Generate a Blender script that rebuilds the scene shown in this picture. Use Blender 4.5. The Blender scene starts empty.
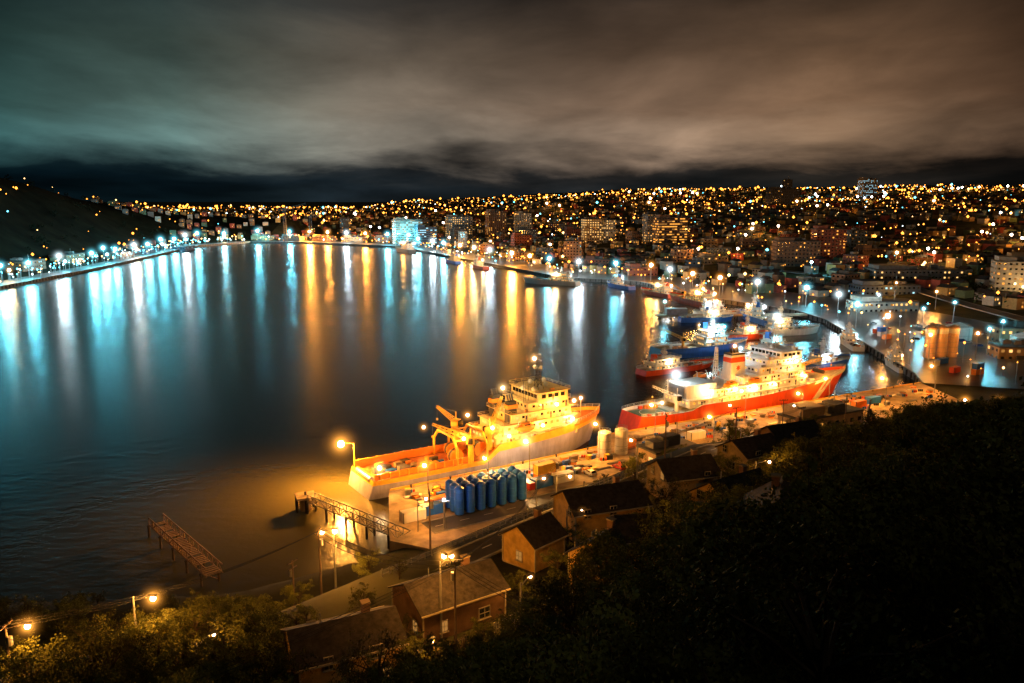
import bpy, math, random
import numpy as np
from mathutils import Vector, Matrix
random.seed(7); rng=np.random.RandomState(11)
scene=bpy.context.scene
scene.view_settings.view_transform='Standard'
scene.view_settings.look='None'
scene.view_settings.exposure=0
COL=scene.collection

# ------------------------------------------------------------ materials
MATS={}
def nodes_of(name):
    m=bpy.data.materials.new(name); m.use_nodes=True
    nt=m.node_tree
    for n in list(nt.nodes): nt.nodes.remove(n)
    out=nt.nodes.new('ShaderNodeOutputMaterial')
    return m,nt,out
def mat(name,col,rough=.7,metal=0,var=.25,scale=.6,bump=0,bscale=4,wave=None,spec=.5,rvar=False,stain=False):
    if name in MATS: return MATS[name]
    m,nt,out=nodes_of(name); N=nt.nodes.new; Lk=nt.links.new
    b=N('ShaderNodeBsdfPrincipled'); Lk(b.outputs[0],out.inputs[0])
    b.inputs['Roughness'].default_value=rough; b.inputs['Metallic'].default_value=metal
    b.inputs['Specular IOR Level'].default_value=spec
    tc=N('ShaderNodeTexCoord'); nz=N('ShaderNodeTexNoise'); nz.inputs['Scale'].default_value=scale
    nz.inputs['Detail'].default_value=5; nz.inputs['Roughness'].default_value=.65
    if stain:
        mpp=N('ShaderNodeMapping'); mpp.inputs['Scale'].default_value=(1,1,.25); Lk(tc.outputs['Object'],mpp.inputs[0]); Lk(mpp.outputs[0],nz.inputs['Vector'])
    else: Lk(tc.outputs['Object'],nz.inputs['Vector'])
    cr=N('ShaderNodeValToRGB'); cr.color_ramp.elements[0].position=.3; cr.color_ramp.elements[1].position=.72
    cr.color_ramp.elements[0].color=[c*(1-var) for c in col]+[1]
    cr.color_ramp.elements[1].color=[min(1,c*(1+var)) for c in col]+[1]
    Lk(nz.outputs['Fac'],cr.inputs[0])
    last=cr.outputs[0]
    if rvar:
        oi=N('ShaderNodeObjectInfo'); hs=N('ShaderNodeHueSaturation')
        mr=N('ShaderNodeMapRange'); mr.inputs[3].default_value=.5; mr.inputs[4].default_value=1.5
        Lk(oi.outputs['Random'],mr.inputs[0]); Lk(mr.outputs[0],hs.inputs['Value']); Lk(last,hs.inputs['Color']); last=hs.outputs[0]
    Lk(last,b.inputs['Base Color'])
    if bump or wave:
        bp=N('ShaderNodeBump'); bp.inputs['Strength'].default_value=bump if bump else .6
        bp.inputs['Distance'].default_value=.05
        if wave:
            w=N('ShaderNodeTexWave'); w.bands_direction='Z'; w.wave_profile='SAW'; w.inputs['Scale'].default_value=wave
            Lk(tc.outputs['Object'],w.inputs['Vector']); Lk(w.outputs['Fac'],bp.inputs['Height'])
        else:
            n2=N('ShaderNodeTexNoise'); n2.inputs['Scale'].default_value=bscale; n2.inputs['Detail'].default_value=6
            Lk(tc.outputs['Object'],n2.inputs['Vector']); Lk(n2.outputs['Fac'],bp.inputs['Height'])
        Lk(bp.outputs[0],b.inputs['Normal'])
    MATS[name]=m; return m
def emis(name,col,st,sample=False):
    if name in MATS: return MATS[name]
    m,nt,out=nodes_of(name); e=nt.nodes.new('ShaderNodeEmission')
    e.inputs[0].default_value=list(col)+[1]; e.inputs[1].default_value=st
    nt.links.new(e.outputs[0],out.inputs[0])
    if not sample:
        try: m.cycles.emission_sampling='NONE'
        except Exception: pass
    MATS[name]=m; return m
def halo_mat(col,R,A):  # self-emitting volume that paints the bloom around a lamp
    R=round(R*2)/2 if R>1 else R
    key='painted_glow_%s_%d_%d'%('_'.join('%d'%(c*100) for c in col),int(R*10),int(A*100))
    if key in MATS: return MATS[key]
    m,nt,out=nodes_of(key); N=nt.nodes.new; Lk=nt.links.new
    tc=N('ShaderNodeTexCoord'); ln=N('ShaderNodeVectorMath'); ln.operation='LENGTH'
    Lk(tc.outputs['Object'],ln.inputs[0])
    a=N('ShaderNodeMath'); a.operation='SUBTRACT'; a.use_clamp=True; a.inputs[0].default_value=1; Lk(ln.outputs['Value'],a.inputs[1])
    p=N('ShaderNodeMath'); p.operation='POWER'; p.inputs[1].default_value=3; Lk(a.outputs[0],p.inputs[0])
    q=N('ShaderNodeMath'); q.operation='MULTIPLY_ADD'; Lk(ln.outputs['Value'],q.inputs[0]); Lk(ln.outputs['Value'],q.inputs[1]); q.inputs[2].default_value=.02
    d=N('ShaderNodeMath'); d.operation='DIVIDE'; Lk(p.outputs[0],d.inputs[0]); Lk(q.outputs[0],d.inputs[1])
    s=N('ShaderNodeMath'); s.operation='MULTIPLY'; Lk(d.outputs[0],s.inputs[0]); s.inputs[1].default_value=A/R
    e=N('ShaderNodeEmission'); e.inputs[0].default_value=list(col)+[1]; Lk(s.outputs[0],e.inputs[1])
    Lk(e.outputs[0],out.inputs['Volume'])
    try: m.cycles.emission_sampling='NONE'
    except Exception: pass
    MATS[key]=m; return m

# ------------------------------------------------------------ mesh builder
class MB:
    def __init__(s): s.v=[];s.f=[];s.m=[];s.mats=[]
    def mi(s,m):
        if m not in s.mats: s.mats.append(m)
        return s.mats.index(m)
    def add(s,vs,fs,m):
        o=len(s.v); s.v.extend([tuple(v) for v in vs]); k=s.mi(m)
        for f in fs: s.f.append(tuple(i+o for i in f)); s.m.append(k)
    def box(s,cx,cy,cz,sx,sy,sz,m,rz=0,taper=1):
        c,sn=math.cos(rz),math.sin(rz); vs=[]
        for z,k in ((-sz/2,1),(sz/2,taper)):
            for x,y in ((-1,-1),(1,-1),(1,1),(-1,1)):
                X=x*sx/2*k;Y=y*sy/2*k; vs.append((cx+X*c-Y*sn,cy+X*sn+Y*c,cz+z))
        s.add(vs,[(3,2,1,0),(4,5,6,7),(0,1,5,4),(1,2,6,5),(2,3,7,6),(3,0,4,7)],m)
    def cyl(s,p0,p1,r0,m,r1=None,n=8,caps=True):
        if r1 is None:r1=r0
        p0=Vector(p0);p1=Vector(p1);d=(p1-p0)
        if d.length<1e-6:return
        d.normalize();u=d.orthogonal().normalized();w=d.cross(u);vs=[]
        for p,r in((p0,r0),(p1,r1)):
            for i in range(n):
                a=2*math.pi*i/n; vs.append(p+u*math.cos(a)*r+w*math.sin(a)*r)
        fs=[(i,(i+1)%n,n+(i+1)%n,n+i) for i in range(n)]
        if caps: fs+= [tuple(range(n-1,-1,-1)),tuple(range(n,2*n))]
        s.add(vs,fs,m)
    def ball(s,c,r,m,n=8,k=6,sc=(1,1,1)):
        vs=[];fs=[]
        for j in range(k+1):
            th=math.pi*j/k
            for i in range(n):
                a=2*math.pi*i/n
                vs.append((c[0]+r*sc[0]*math.sin(th)*math.cos(a),c[1]+r*sc[1]*math.sin(th)*math.sin(a),c[2]+r*sc[2]*math.cos(th)))
        for j in range(k):
            for i in range(n):
                fs.append((j*n+i,(j+1)*n+i,(j+1)*n+(i+1)%n,j*n+(i+1)%n))
        s.add(vs,fs,m)
    def rail(s,pts,h,m,step=2.0,r=.04):
        for a,b in zip(pts[:-1],pts[1:]):
            a=Vector(a);b=Vector(b);L=(b-a).length;n=max(1,int(L/step))
            for k in (1,.55):
                s.cyl(a+Vector((0,0,h*k)),b+Vector((0,0,h*k)),r,m,n=4,caps=False)
            for i in range(n+1):
                p=a.lerp(b,i/n); s.cyl(p,p+Vector((0,0,h)),r,m,n=4,caps=False)
    def obj(s,name,parent=None,loc=(0,0,0),rz=0,smooth=False):
        me=bpy.data.meshes.new(name); me.from_pydata(s.v,[],s.f); 
        for m in s.mats: me.materials.append(m)
        me.polygons.foreach_set('material_index',s.m)
        if smooth: me.polygons.foreach_set('use_smooth',[True]*len(s.f))
        me.update(); o=bpy.data.objects.new(name,me); COL.objects.link(o)
        o.location=loc;o.rotation_euler=(0,0,rz)
        if parent:o.parent=parent
        return o
def empty(name,loc=(0,0,0),rz=0):
    o=bpy.data.objects.new(name,None); COL.objects.link(o); o.location=loc;o.rotation_euler=(0,0,rz);o.empty_display_size=1; return o

# ------------------------------------------------------------ palette
concrete=mat('concrete',(.36,.27,.17),.8,bump=.4,scale=.25,var=.5)
asphalt=mat('asphalt',(.055,.052,.048),.5,scale=.2,var=.45,bump=.3)
wetasphalt=mat('wet_asphalt',(.055,.055,.056),.32,scale=.08,var=.65,bump=.25)
paintw=mat('white_road_paint',(.75,.75,.72),.6)
kerbm=mat('kerb_concrete',(.35,.34,.32),.85)
rubber=mat('black_rubber',(.02,.02,.02),.8)
steel=mat('galvanised_steel',(.35,.36,.38),.45,.7)
darksteel=mat('dark_steel',(.06,.06,.065),.5,.4)
wood=mat('weathered_wood',(.18,.13,.09),.85,scale=2,bump=.4)
polewood=mat('pole_wood',(.12,.085,.06),.9,scale=2)
whitep=mat('white_ship_paint',(.75,.75,.72),.4,var=.18,scale=.5,stain=True)
creamp=mat('cream_ship_paint',(.74,.58,.28),.4,var=.22,scale=.5,stain=True)
redh=mat('red_hull_paint',(.78,.085,.015),.4,var=.25,scale=.35,stain=True)
greyh=mat('lavender_grey_hull_paint',(.34,.34,.52),.4,var=.28,scale=.35,stain=True)
bluehull=mat('blue_hull_paint',(.03,.16,.6),.4,var=.25,scale=.35,stain=True)
orangeh=mat('orange_paint',(.78,.25,.03),.45,var=.2,scale=.5)
yellowp=mat('yellow_paint',(.78,.46,.05),.45,var=.2,scale=.5)
boot=mat('boot_topping',(.05,.02,.02),.5)
deckred=mat('deck_red_oxide',(.42,.13,.04),.7,scale=.5,var=.5)
deckgrn=mat('deck_buff',(.42,.36,.25),.7,scale=.5,var=.35)
bluetank=mat('blue_tank_paint',(.02,.12,.6),.35,var=.2)
glassd=mat('dark_glass',(.015,.02,.025),.08,spec=.8)
winw=emis('lit_window_warm',(1,.55,.16),1.6)
winy=emis('lit_window_yellow',(1,.40,.06),1.4)
winc=emis('lit_window_cool',(.45,.85,1),1.3)
winh=emis('lit_curtained_window',(1,.45,.1),.4)
rooft=mat('dark_shingle_roof',(.034,.029,.027),.9,scale=1.5,var=.6,wave=6,spec=.2)
brick=mat('brown_brick',(.2,.11,.07),.85,scale=.4,wave=9)
OR=(1,.37,.045); WW=(1,.60,.22); CY=(.16,.80,1); WH=(.72,.93,1)
bulb={}
for nme,c in (('orange',OR),('warm',WW),('cyan',CY),('white',WH)):
    bulb[c]=emis('lamp_lens_'+nme,tuple(min(1,x*.6+.5) for x in c),24)
dotm={OR:emis('distant_lamp_orange',(1,.32,.035),6),WW:emis('distant_lamp_warm',(1,.55,.18),7),CY:emis('distant_lamp_cyan',(.15,.8,1),6),WH:emis('distant_lamp_white',(.8,.95,1),8)}

def pointlight(name,loc,col,P,r,parent=None):
    l=bpy.data.lights.new(name,'POINT'); l.color=col; l.energy=P; l.shadow_soft_size=r
    o=bpy.data.objects.new(name,l); COL.objects.link(o); o.location=loc
    if parent:o.parent=parent
    return o
def halo(loc,R,col,A,parent):
    b=MB(); hm=halo_mat(col,R,A); b.ball((0,0,0),1,hm,12,8)
    o=b.obj('painted_glow',parent,loc,smooth=True); o.scale=(R,R,R); return o  # painted glow ball: it emits by itself, no mist scatters the lamp
def flood(parent,loc,col,P,r=.3,R=0,A=.5):
    r*=1.4
    b=MB(); b.ball((0,0,0),r,bulb[col],8,6); b.obj('lamp_lens',parent,loc)
    pointlight('lamp_light',loc,col,P,r*1.35,parent)
    if R: halo(loc,R*.58,col,A*.7,parent)
def street_lamp(x,y,z,h,col,P,R=0,A=.5,r=.28,yaw=0,name='street_lamp',wooden=False,arm=1.8):
    e=empty(name,(x,y,z),yaw); b=MB(); pm=polewood if wooden else steel
    b.cyl((0,0,-1),(0,0,h),.16,pm,.1,8)
    b.cyl((0,0,h-.5),(arm,0,h+.1),.06,pm,n=6)
    b.box(arm+.3,0,h+.12,.9,.34,.16,darksteel)
    if wooden:
        b.box(0,0,h-.2,.12,2.2,.12,pm)
        for k in (-1,-.4,.4,1): b.cyl((0,k,h-.14),(0,k,h+.06),.05,rubber,n=6)
        b.cyl((.3,0,h-2.2),(.3,0,h-1.3),.25,steel,n=8)
    b.obj('pole',e); flood(e,(arm+.35,0,h-.12-r*.5),col,P,r,R,A); return e
def utility_pole(x,y,z,h,yaw=0):
    b=MB(); b.cyl((0,0,-1),(0,0,h),.17,polewood,.1,8); b.box(0,0,h-.3,.12,2.4,.12,polewood); b.box(0,0,h-1.2,.12,1.8,.12,polewood)
    for k in (-1.1,-.4,.4,1.1): b.cyl((0,k,h-.24),(0,k,h-.02),.05,rubber,n=6)
    b.cyl((.32,0,h-2.6),(.32,0,h-1.6),.27,steel,n=8); b.obj('utility_pole',None,(x,y,z),yaw)
def mast_light(x,y,z,h,col,P,r=1.2,R=0,A=.5,name='quay_floodlight'):
    e=empty(name,(x,y,z)); b=MB(); b.cyl((0,0,-1),(0,0,h-r),.3,steel,.16,6)
    b.box(0,0,h-r-.1,2.4,.6,.25,steel); b.obj('pole',e); flood(e,(0,0,h+.1),col,P,r,R,A); return e

# ------------------------------------------------------------ terrain
HARB=[(-700,110),(-180,138),(-104,148),(-57,152),(-28,171),(-33,203),(28,242),(28,252.6),(175,331.5),(181,350),(205,516),(200,560),
      (153,643),(122,760),(49,807),(-14,950),(-86,1112),(-189,1350),(-391,1490),(-493,1510),(-541,1385),(-504,1112),(-478,924),(-462,716),(-480,600),(-700,300)]
HP=np.array(HARB,float)
def sdist(x,y):
    x=np.asarray(x,float);y=np.asarray(y,float)
    d=np.full(x.shape,1e18);ins=np.zeros(x.shape,bool)
    n=len(HP)
    for i in range(n):
        ax,ay=HP[i];bx,by=HP[(i+1)%n]
        ex,ey=bx-ax,by-ay; wx,wy=x-ax,y-ay
        t=np.clip((wx*ex+wy*ey)/(ex*ex+ey*ey),0,1)
        d=np.minimum(d,(wx-ex*t)**2+(wy-ey*t)**2)
        c=((ay>y)!=(by>y))&(x<(bx-ax)*(y-ay)/(by-ay+1e-12)+ax)
        ins^=c
    d=np.sqrt(d); return np.where(ins,-d,d)
def sst(x,a,b):
    t=np.clip((x-a)/(b-a),0,1); return t*t*(3-2*t)
def wob(x,y,s):
    return (np.sin(x/s*1.7+y/s*.6+1)+np.sin(y/s*1.3-x/s*.8+2.1)+np.sin((x+y)/s*2.9+.4)*.5)/2.5
NX,NY=-.72,.693
def H(x,y):
    x=np.asarray(x,float);y=np.asarray(y,float)
    d=sdist(x,y)
    land=np.clip(d*.6,-5,2.8)
    r=np.clip(d-80,0,None)
    az=x/np.maximum(y,50)
    hmax=85+60*sst(az,-.1,.15)
    city=hmax*(1-np.exp(-r/1500))*sst(y,380,800)
    city=city+sst(r,100,700)*wob(x,y,260)*9*sst(y,500,900)
    left=sst(-x,430,470)*np.interp(y,[0,900,1200,1500,1800,2200],[150,135,110,78,30,0])*sst(d,25,260)
    left=left*(1+.08*wob(x,y,120))
    land=land+np.where(d>0,np.maximum(city*(1-sst(-x,430,700)*.4),left),0)
    s=x*NX+y*NY; l=x*.693+y*.72
    prof=np.interp(s,[-300,-60,0,12,25,45,60,84,101,119,126],[150,95,71,60,49.5,38,31,30,17,2.6,-6])
    f=np.interp(l,[-400,140,200,260,300,330],[1,1,.66,.3,.06,0])
    hn=prof*f
    bump=np.where((s<56)&(s>5),wob(x,y,7)*.8,0)
    hn=np.where(y<420,hn+bump,-6)
    return np.maximum(land,np.where(hn>2.0,hn,-6))
def h1(x,y): return float(H(np.array([x]),np.array([y]))[0])
def geo(a,b,n,p=2): return a+(b-a)*np.linspace(0,1,n)**p
xs=np.unique(np.concatenate([-700-geo(0,7000,30),np.arange(-700,-150,20),np.arange(-150,260,4),np.arange(260,1000,18),1000+geo(0,7000,35)]))
ys=np.unique(np.concatenate([np.arange(-300,0,20),np.arange(0,364,4),np.arange(364,1000,15),np.arange(1000,3000,35),3000+geo(0,7500,22)]))
X,Y=np.meshgrid(xs,ys); Z=H(X.ravel(),Y.ravel())
vs=np.stack([X.ravel(),Y.ravel(),Z],1); nx=len(xs); ny=len(ys)
fs=[(j*nx+i,j*nx+i+1,(j+1)*nx+i+1,(j+1)*nx+i) for j in range(ny-1) for i in range(nx-1)]
grass=mat('rough_grass_soil',(.042,.042,.02),.95,scale=.05,var=.6,bump=.7,bscale=.8,spec=.1)
heath=mat('dark_spruce_heath',(.011,.013,.007),.95,scale=.03,var=.7,bump=.7,bscale=.3,spec=.05)
me=bpy.data.meshes.new('ground'); me.from_pydata(vs.tolist(),[],fs); me.materials.append(grass); me.materials.append(heath)
mi=[1 if (xs[i]<-494 and ys[j]<1700) else 0 for j in range(ny-1) for i in range(nx-1)]
me.polygons.foreach_set('material_index',mi)
me.polygons.foreach_set('use_smooth',[True]*len(fs)); g=bpy.data.objects.new('ground',me); COL.objects.link(g)

# ------------------------------------------------------------ water
def water_mat():
    m,nt,out=nodes_of('harbour_water'); N=nt.nodes.new; Lk=nt.links.new
    b=N('ShaderNodeBsdfPrincipled'); Lk(b.outputs[0],out.inputs[0]); b.inputs['IOR'].default_value=1.33; b.inputs['Roughness'].default_value=.26
    tc=N('ShaderNodeTexCoord')
    # golden pool of lamplight painted into the water colour near the stern
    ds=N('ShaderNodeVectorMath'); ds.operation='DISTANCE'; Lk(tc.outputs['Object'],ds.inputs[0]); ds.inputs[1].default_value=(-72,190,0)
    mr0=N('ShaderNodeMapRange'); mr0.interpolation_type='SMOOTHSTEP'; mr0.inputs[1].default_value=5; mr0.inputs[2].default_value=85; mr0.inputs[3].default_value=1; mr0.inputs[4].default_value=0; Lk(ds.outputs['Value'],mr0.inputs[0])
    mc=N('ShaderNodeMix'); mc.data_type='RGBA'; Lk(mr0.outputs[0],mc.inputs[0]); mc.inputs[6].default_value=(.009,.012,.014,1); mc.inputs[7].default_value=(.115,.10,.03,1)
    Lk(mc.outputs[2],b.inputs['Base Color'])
    n2=N('ShaderNodeTexNoise'); n2.inputs['Scale'].default_value=.22; n2.inputs['Detail'].default_value=4; n2.inputs['Roughness'].default_value=.6
    mp=N('ShaderNodeMapping'); mp.inputs['Scale'].default_value=(1,1.4,1); Lk(tc.outputs['Object'],mp.inputs[0]); Lk(mp.outputs[0],n2.inputs['Vector'])
    bp=N('ShaderNodeBump'); bp.inputs['Strength'].default_value=.45; bp.inputs['Distance'].default_value=.3
    Lk(n2.outputs['Fac'],bp.inputs['Height']); Lk(bp.outputs[0],b.inputs['Normal'])
    return m
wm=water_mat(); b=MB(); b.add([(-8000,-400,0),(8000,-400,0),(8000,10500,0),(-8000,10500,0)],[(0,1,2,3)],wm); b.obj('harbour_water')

# ------------------------------------------------------------ quays
def strip(name,pts,widths,top,m,wallm,fender=True):
    b=MB(); n=len(pts); P=[Vector((p[0],p[1],0)) for p in pts]; inner=[]
    for i in range(n):
        t=(P[min(i+1,n-1)]-P[max(i-1,0)]).normalized(); nn=Vector((t.y,-t.x,0))
        inner.append(P[i]+nn*widths[i])
    for i in range(n-1):
        a,c,d,e=P[i],P[i+1],inner[i+1],inner[i]
        Z=lambda v,z:(v.x,v.y,z)
        b.add([Z(a,top),Z(c,top),Z(d,top),Z(e,top)],[(3,2,1,0)],m)
        b.add([Z(a,-3),Z(c,-3),Z(c,top),Z(a,top)],[(0,1,2,3)],wallm)
        b.add([Z(e,-3),Z(d,-3),Z(d,top),Z(e,top)],[(0,1,2,3)],wallm)
        L=(c-a).length; ang=math.atan2(c.y-a.y,c.x-a.x); mid=(a+c)/2; nn=Vector((math.sin(ang),-math.cos(ang),0))
        q=mid+nn*.35; b.box(q.x,q.y,top+.12,L,.35,.3,kerbm,ang)
        if fender:
            k=int(L/6)
            for j in range(k):
                p=a.lerp(c,(j+.5)/k); b.cyl((p.x-nn.x*.3,p.y-nn.y*.3,.4),(p.x-nn.x*.3,p.y-nn.y*.3,top-.2),.45,rubber,n=6)
    return b.obj(name)
cs=[(175,331.5),(181,350),(205,516),(200,560),(153,643),(122,760),(49,807),(-14,950),(-86,1112),(-189,1350),(-391,1490),(-493,1510)]
strip('city_quay',cs,[110,120,110,90,90,70,60,55,50,45,40,30],3.2,wetasphalt,mat('dark_quay_wall',(.14,.13,.12),.85,scale=.4,var=.5))
ls=[(-493,1509),(-541,1385),(-504,1112),(-478,924),(-462,716),(-480,600)]
strip('southside_quay',ls,[22,26,26,26,26,26],3.2,asphalt,concrete)
def slab(name,pts,top,m,wallm):
    b=MB(); n=len(pts); b.add([(x,y,top) for x,y in pts],[tuple(range(n))],m)
    for i in range(n):
        a=pts[i];c=pts[(i+1)%n]; b.add([(a[0],a[1],-3),(c[0],c[1],-3),(c[0],c[1],top),(a[0],a[1],top)],[(0,1,2,3)],wallm)
    return b
nq=[(-33,203),(-28,171),(-10,163),(20,190),(70,222),(150,268),(174,285),(174,331),(28,252.6),(28,242)]
b=slab('q',nq,3.45,concrete,concrete)
for (a,c) in (((-33,203),(28,242)),((28,252.6),(174,331))):
    a=Vector((*a,0));c=Vector((*c,0));L=(c-a).length;ang=math.atan2(c.y-a.y,c.x-a.x);nn=Vector((math.sin(ang),-math.cos(ang),0))
    q=(a+c)/2+nn*.3; b.box(q.x,q.y,3.62,L-.5,.4,.35,yellowp,ang)
    for j in range(int(L/5)):
        p=a.lerp(c,(j+.5)/int(L/5)); b.cyl((p.x-nn.x*.35,p.y-nn.y*.35,.3),(p.x-nn.x*.35,p.y-nn.y*.35,3),.4,rubber,n=6)
    for j in range(int(L/12)):
        p=a.lerp(c,(j+.5)/int(L/12))+nn*1.2; b.cyl((p.x,p.y,3.45),(p.x,p.y,4.0),.22,darksteel,.18,8); b.cyl((p.x,p.y,4.0),(p.x,p.y,4.2),.34,darksteel,n=8)
b.obj('near_quay')
b=MB(); pth=[(-20,178),(14,199),(60,229),(110,257),(172,293)]
for a,c in zip(pth[:-1],pth[1:]):
    L=math.dist(a,c);ang=math.atan2(c[1]-a[1],c[0]-a[0]); mx,my=(a[0]+c[0])/2,(a[1]+c[1])/2
    b.box(mx,my,3.456,L-.1,7,.01,asphalt,ang)
    k=int(L/6)
    for j in range(k):
        t=(j+.5)/k; b.box(a[0]+(c[0]-a[0])*t,a[1]+(c[1]-a[1])*t,3.467,2.6,.14,.006,paintw,ang)
    for sd in (-1,1):
        b.box(mx-math.sin(ang)*3.7*sd,my+math.cos(ang)*3.7*sd,3.51,L,.2,.13,kerbm,ang)
b.obj('quay_road')
b=MB()
for row in range(3):
    for i in range(26):
        b.box(222+row*24+i*.2,372+i*5.2,3.206+.002*row,5.2,.14,.008,paintw,-.08)
for i in range(18): b.box(300,360+i*14,3.212,.3,5,.008,paintw)
b.obj('parking_bay_markings')
random.seed(31)
b=MB()
for i in range(240):
    t=random.random(); off=random.choice([random.uniform(2.5,9),random.uniform(4,16)])
    if random.random()<.5: ax,ay,bx_,by_=-30,203,26,239
    else: ax,ay,bx_,by_=32,252,165,323
    L=math.dist((ax,ay),(bx_,by_)); dx,dy=(bx_-ax)/L,(by_-ay)/L
    x=ax+dx*L*t+dy*off; y=ay+dy*L*t-dx*off; k=random.random(); rz=.57+random.uniform(-.3,.3)
    if k<.35: h=random.uniform(.5,1.6); b.box(x,y,3.46+h/2,random.uniform(1,3),random.uniform(.8,1.6),h,random.choice([wood,steel,bluetank,orangeh,darksteel,yellowp]),rz)
    elif k<.6:
        for j in range(3): b.cyl((x+j*.7,y,3.46),(x+j*.7,y,4.35),.3,random.choice([bluetank,redh,darksteel]),n=10)
    elif k<.8:
        for j in range(4): b.cyl((x-2.5*dx+j*.3*dy,y-2.5*dy-j*.3*dx,3.62),(x+2.5*dx+j*.3*dy,y+2.5*dy-j*.3*dx,3.62),.14,steel,n=6)
    else:
        b.cyl((x,y,3.46),(x,y,4.4),.9,random.choice([wood,orangeh]),n=12); b.cyl((x,y,4.4),(x,y,4.5),1.2,wood,n=12)
b.obj('quay_cargo_and_gear')

def bl(s,l): return (NX*s+.693*l, NY*s+.72*l)
def roadstrip(name,pts,w,off=.15,dash=True):
    b=MB(); P=[Vector((p[0],p[1])) for p in pts]; rows=[]
    for i in range(len(P)):
        t=(P[min(i+1,len(P)-1)]-P[max(i-1,0)]).normalized(); nn=Vector((-t.y,t.x))
        z=max(h1(P[i].x+nn.x*k,P[i].y+nn.y*k) for k in (-w/2,0,w/2))+off
        rows.append((P[i],nn,z))
    for (p,n,z),(q,n2,z2) in zip(rows[:-1],rows[1:]):
        def pt(P_,N_,Z_,k,dz=0): return (P_.x+N_.x*k,P_.y+N_.y*k,Z_+dz)
        b.add([pt(p,n,z,-w/2),pt(q,n2,z2,-w/2),pt(q,n2,z2,w/2),pt(p,n,z,w/2)],[(0,1,2,3)],asphalt)
        for s in (-1,1):
            k0,k1=s*w/2,s*(w/2+.3)
            b.add([pt(p,n,z,k0,.12),pt(q,n2,z2,k0,.12),pt(q,n2,z2,k1,.12),pt(p,n,z,k1,.12),
                   pt(p,n,z,k0,-.3),pt(q,n2,z2,k0,-.3),pt(q,n2,z2,k1,-.6),pt(p,n,z,k1,-.6)],[(0,1,2,3),(4,5,1,0),(7,6,2,3)],kerbm)
        m0=p.lerp(q,.2);m1=p.lerp(q,.7);za=z+(z2-z)*.2+.01;zb=z+(z2-z)*.7+.01
        if dash: b.add([(m0.x-n.x*.07,m0.y-n.y*.07,za),(m1.x-n.x*.07,m1.y-n.y*.07,zb),(m1.x+n.x*.07,m1.y+n.y*.07,zb),(m0.x+n.x*.07,m0.y+n.y*.07,za)],[(0,1,2,3)],paintw)
    return b.obj(name)
roadstrip('hillside_road',[bl(78,l) for l in range(70,176,4)],4.6)
roadstrip('harbour_drive',[(330,300+i*20) if i<18 else (330-(i-18)*9,300+i*20) for i in range(0,42)],12,.35)
roadstrip('arterial_road',[(300+i*30,420+i*7) for i in range(0,24)],11,.45)

# ------------------------------------------------------------ hull + ships
def shape(u,t,bowstart=.68,sternw=.85):
    w=sternw+(1-sternw)*min(1,u/.12)**.6 if u<.12 else 1
    if u>bowstart:
        q=(u-bowstart)/(1-bowstart); w=max(0.0,1-q**(1.6+1.1*t))**(1.15-.45*t)
    if t<.5: w*=.9+.2*t
    return w
class Hull:
    def __init__(s,L,B,zd,rake=6,bow=.68,sternw=.85): s.L=L;s.B=B;s.zd=zd;s.rake=rake;s.bow=bow;s.sw=sternw
    def p(s,u,t,side,off=0):
        z=-1.5+(s.zd(u)+1.5)*t
        return (u*s.L+s.rake*t*max(0,u)**8-(1-t)*max(0,(.06-u))*s.L*.4, side*(s.B/2*shape(u,t,s.bow,s.sw)+off), z)
    def build(s,bands,deckm,capm,nst=44,bul=1.1):
        b=MB(); ts=[0,.22,.4,.6,.8,1]
        us=[i/nst for i in range(nst+1)]
        for side in (-1,1):
            for a,c in zip(us[:-1],us[1:]):
                for k in range(5):
                    tm=(ts[k]+ts[k+1])/2
                    m=[mm for lim,mm in bands if tm<=lim][0]
                    q=[s.p(a,ts[k],side),s.p(c,ts[k],side),s.p(c,ts[k+1],side),s.p(a,ts[k+1],side)]
                    b.add(q,[(0,1,2,3) if side<0 else (3,2,1,0)],m)
        for k in range(5):
            tm=(ts[k]+ts[k+1])/2; m=[mm for lim,mm in bands if tm<=lim][0]
            b.add([s.p(0,ts[k],-1),s.p(0,ts[k],1),s.p(0,ts[k+1],1),s.p(0,ts[k+1],-1)],[(3,2,1,0)],m)
        for a,c in zip(us[:-1],us[1:]):
            def dk(u,side): 
                x,y,z=s.p(u,1,side); return (x,y*.985,z-bul)
            b.add([dk(a,-1),dk(c,-1),dk(c,1),dk(a,1)],[(0,1,2,3)],deckm)
            for side in (-1,1):
                A=s.p(a,1,side);C=s.p(c,1,side)
                b.add([A,C,dk(c,side),dk(a,side)],[(0,1,2,3)],capm)
                b.add([(A[0],A[1]+side*.08,A[2]+.1),(C[0],C[1]+side*.08,C[2]+.1),(C[0],C[1]*.97,C[2]+.1),(A[0],A[1]*.97,A[2]+.1)],[(0,1,2,3)],capm)
        return b
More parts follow.
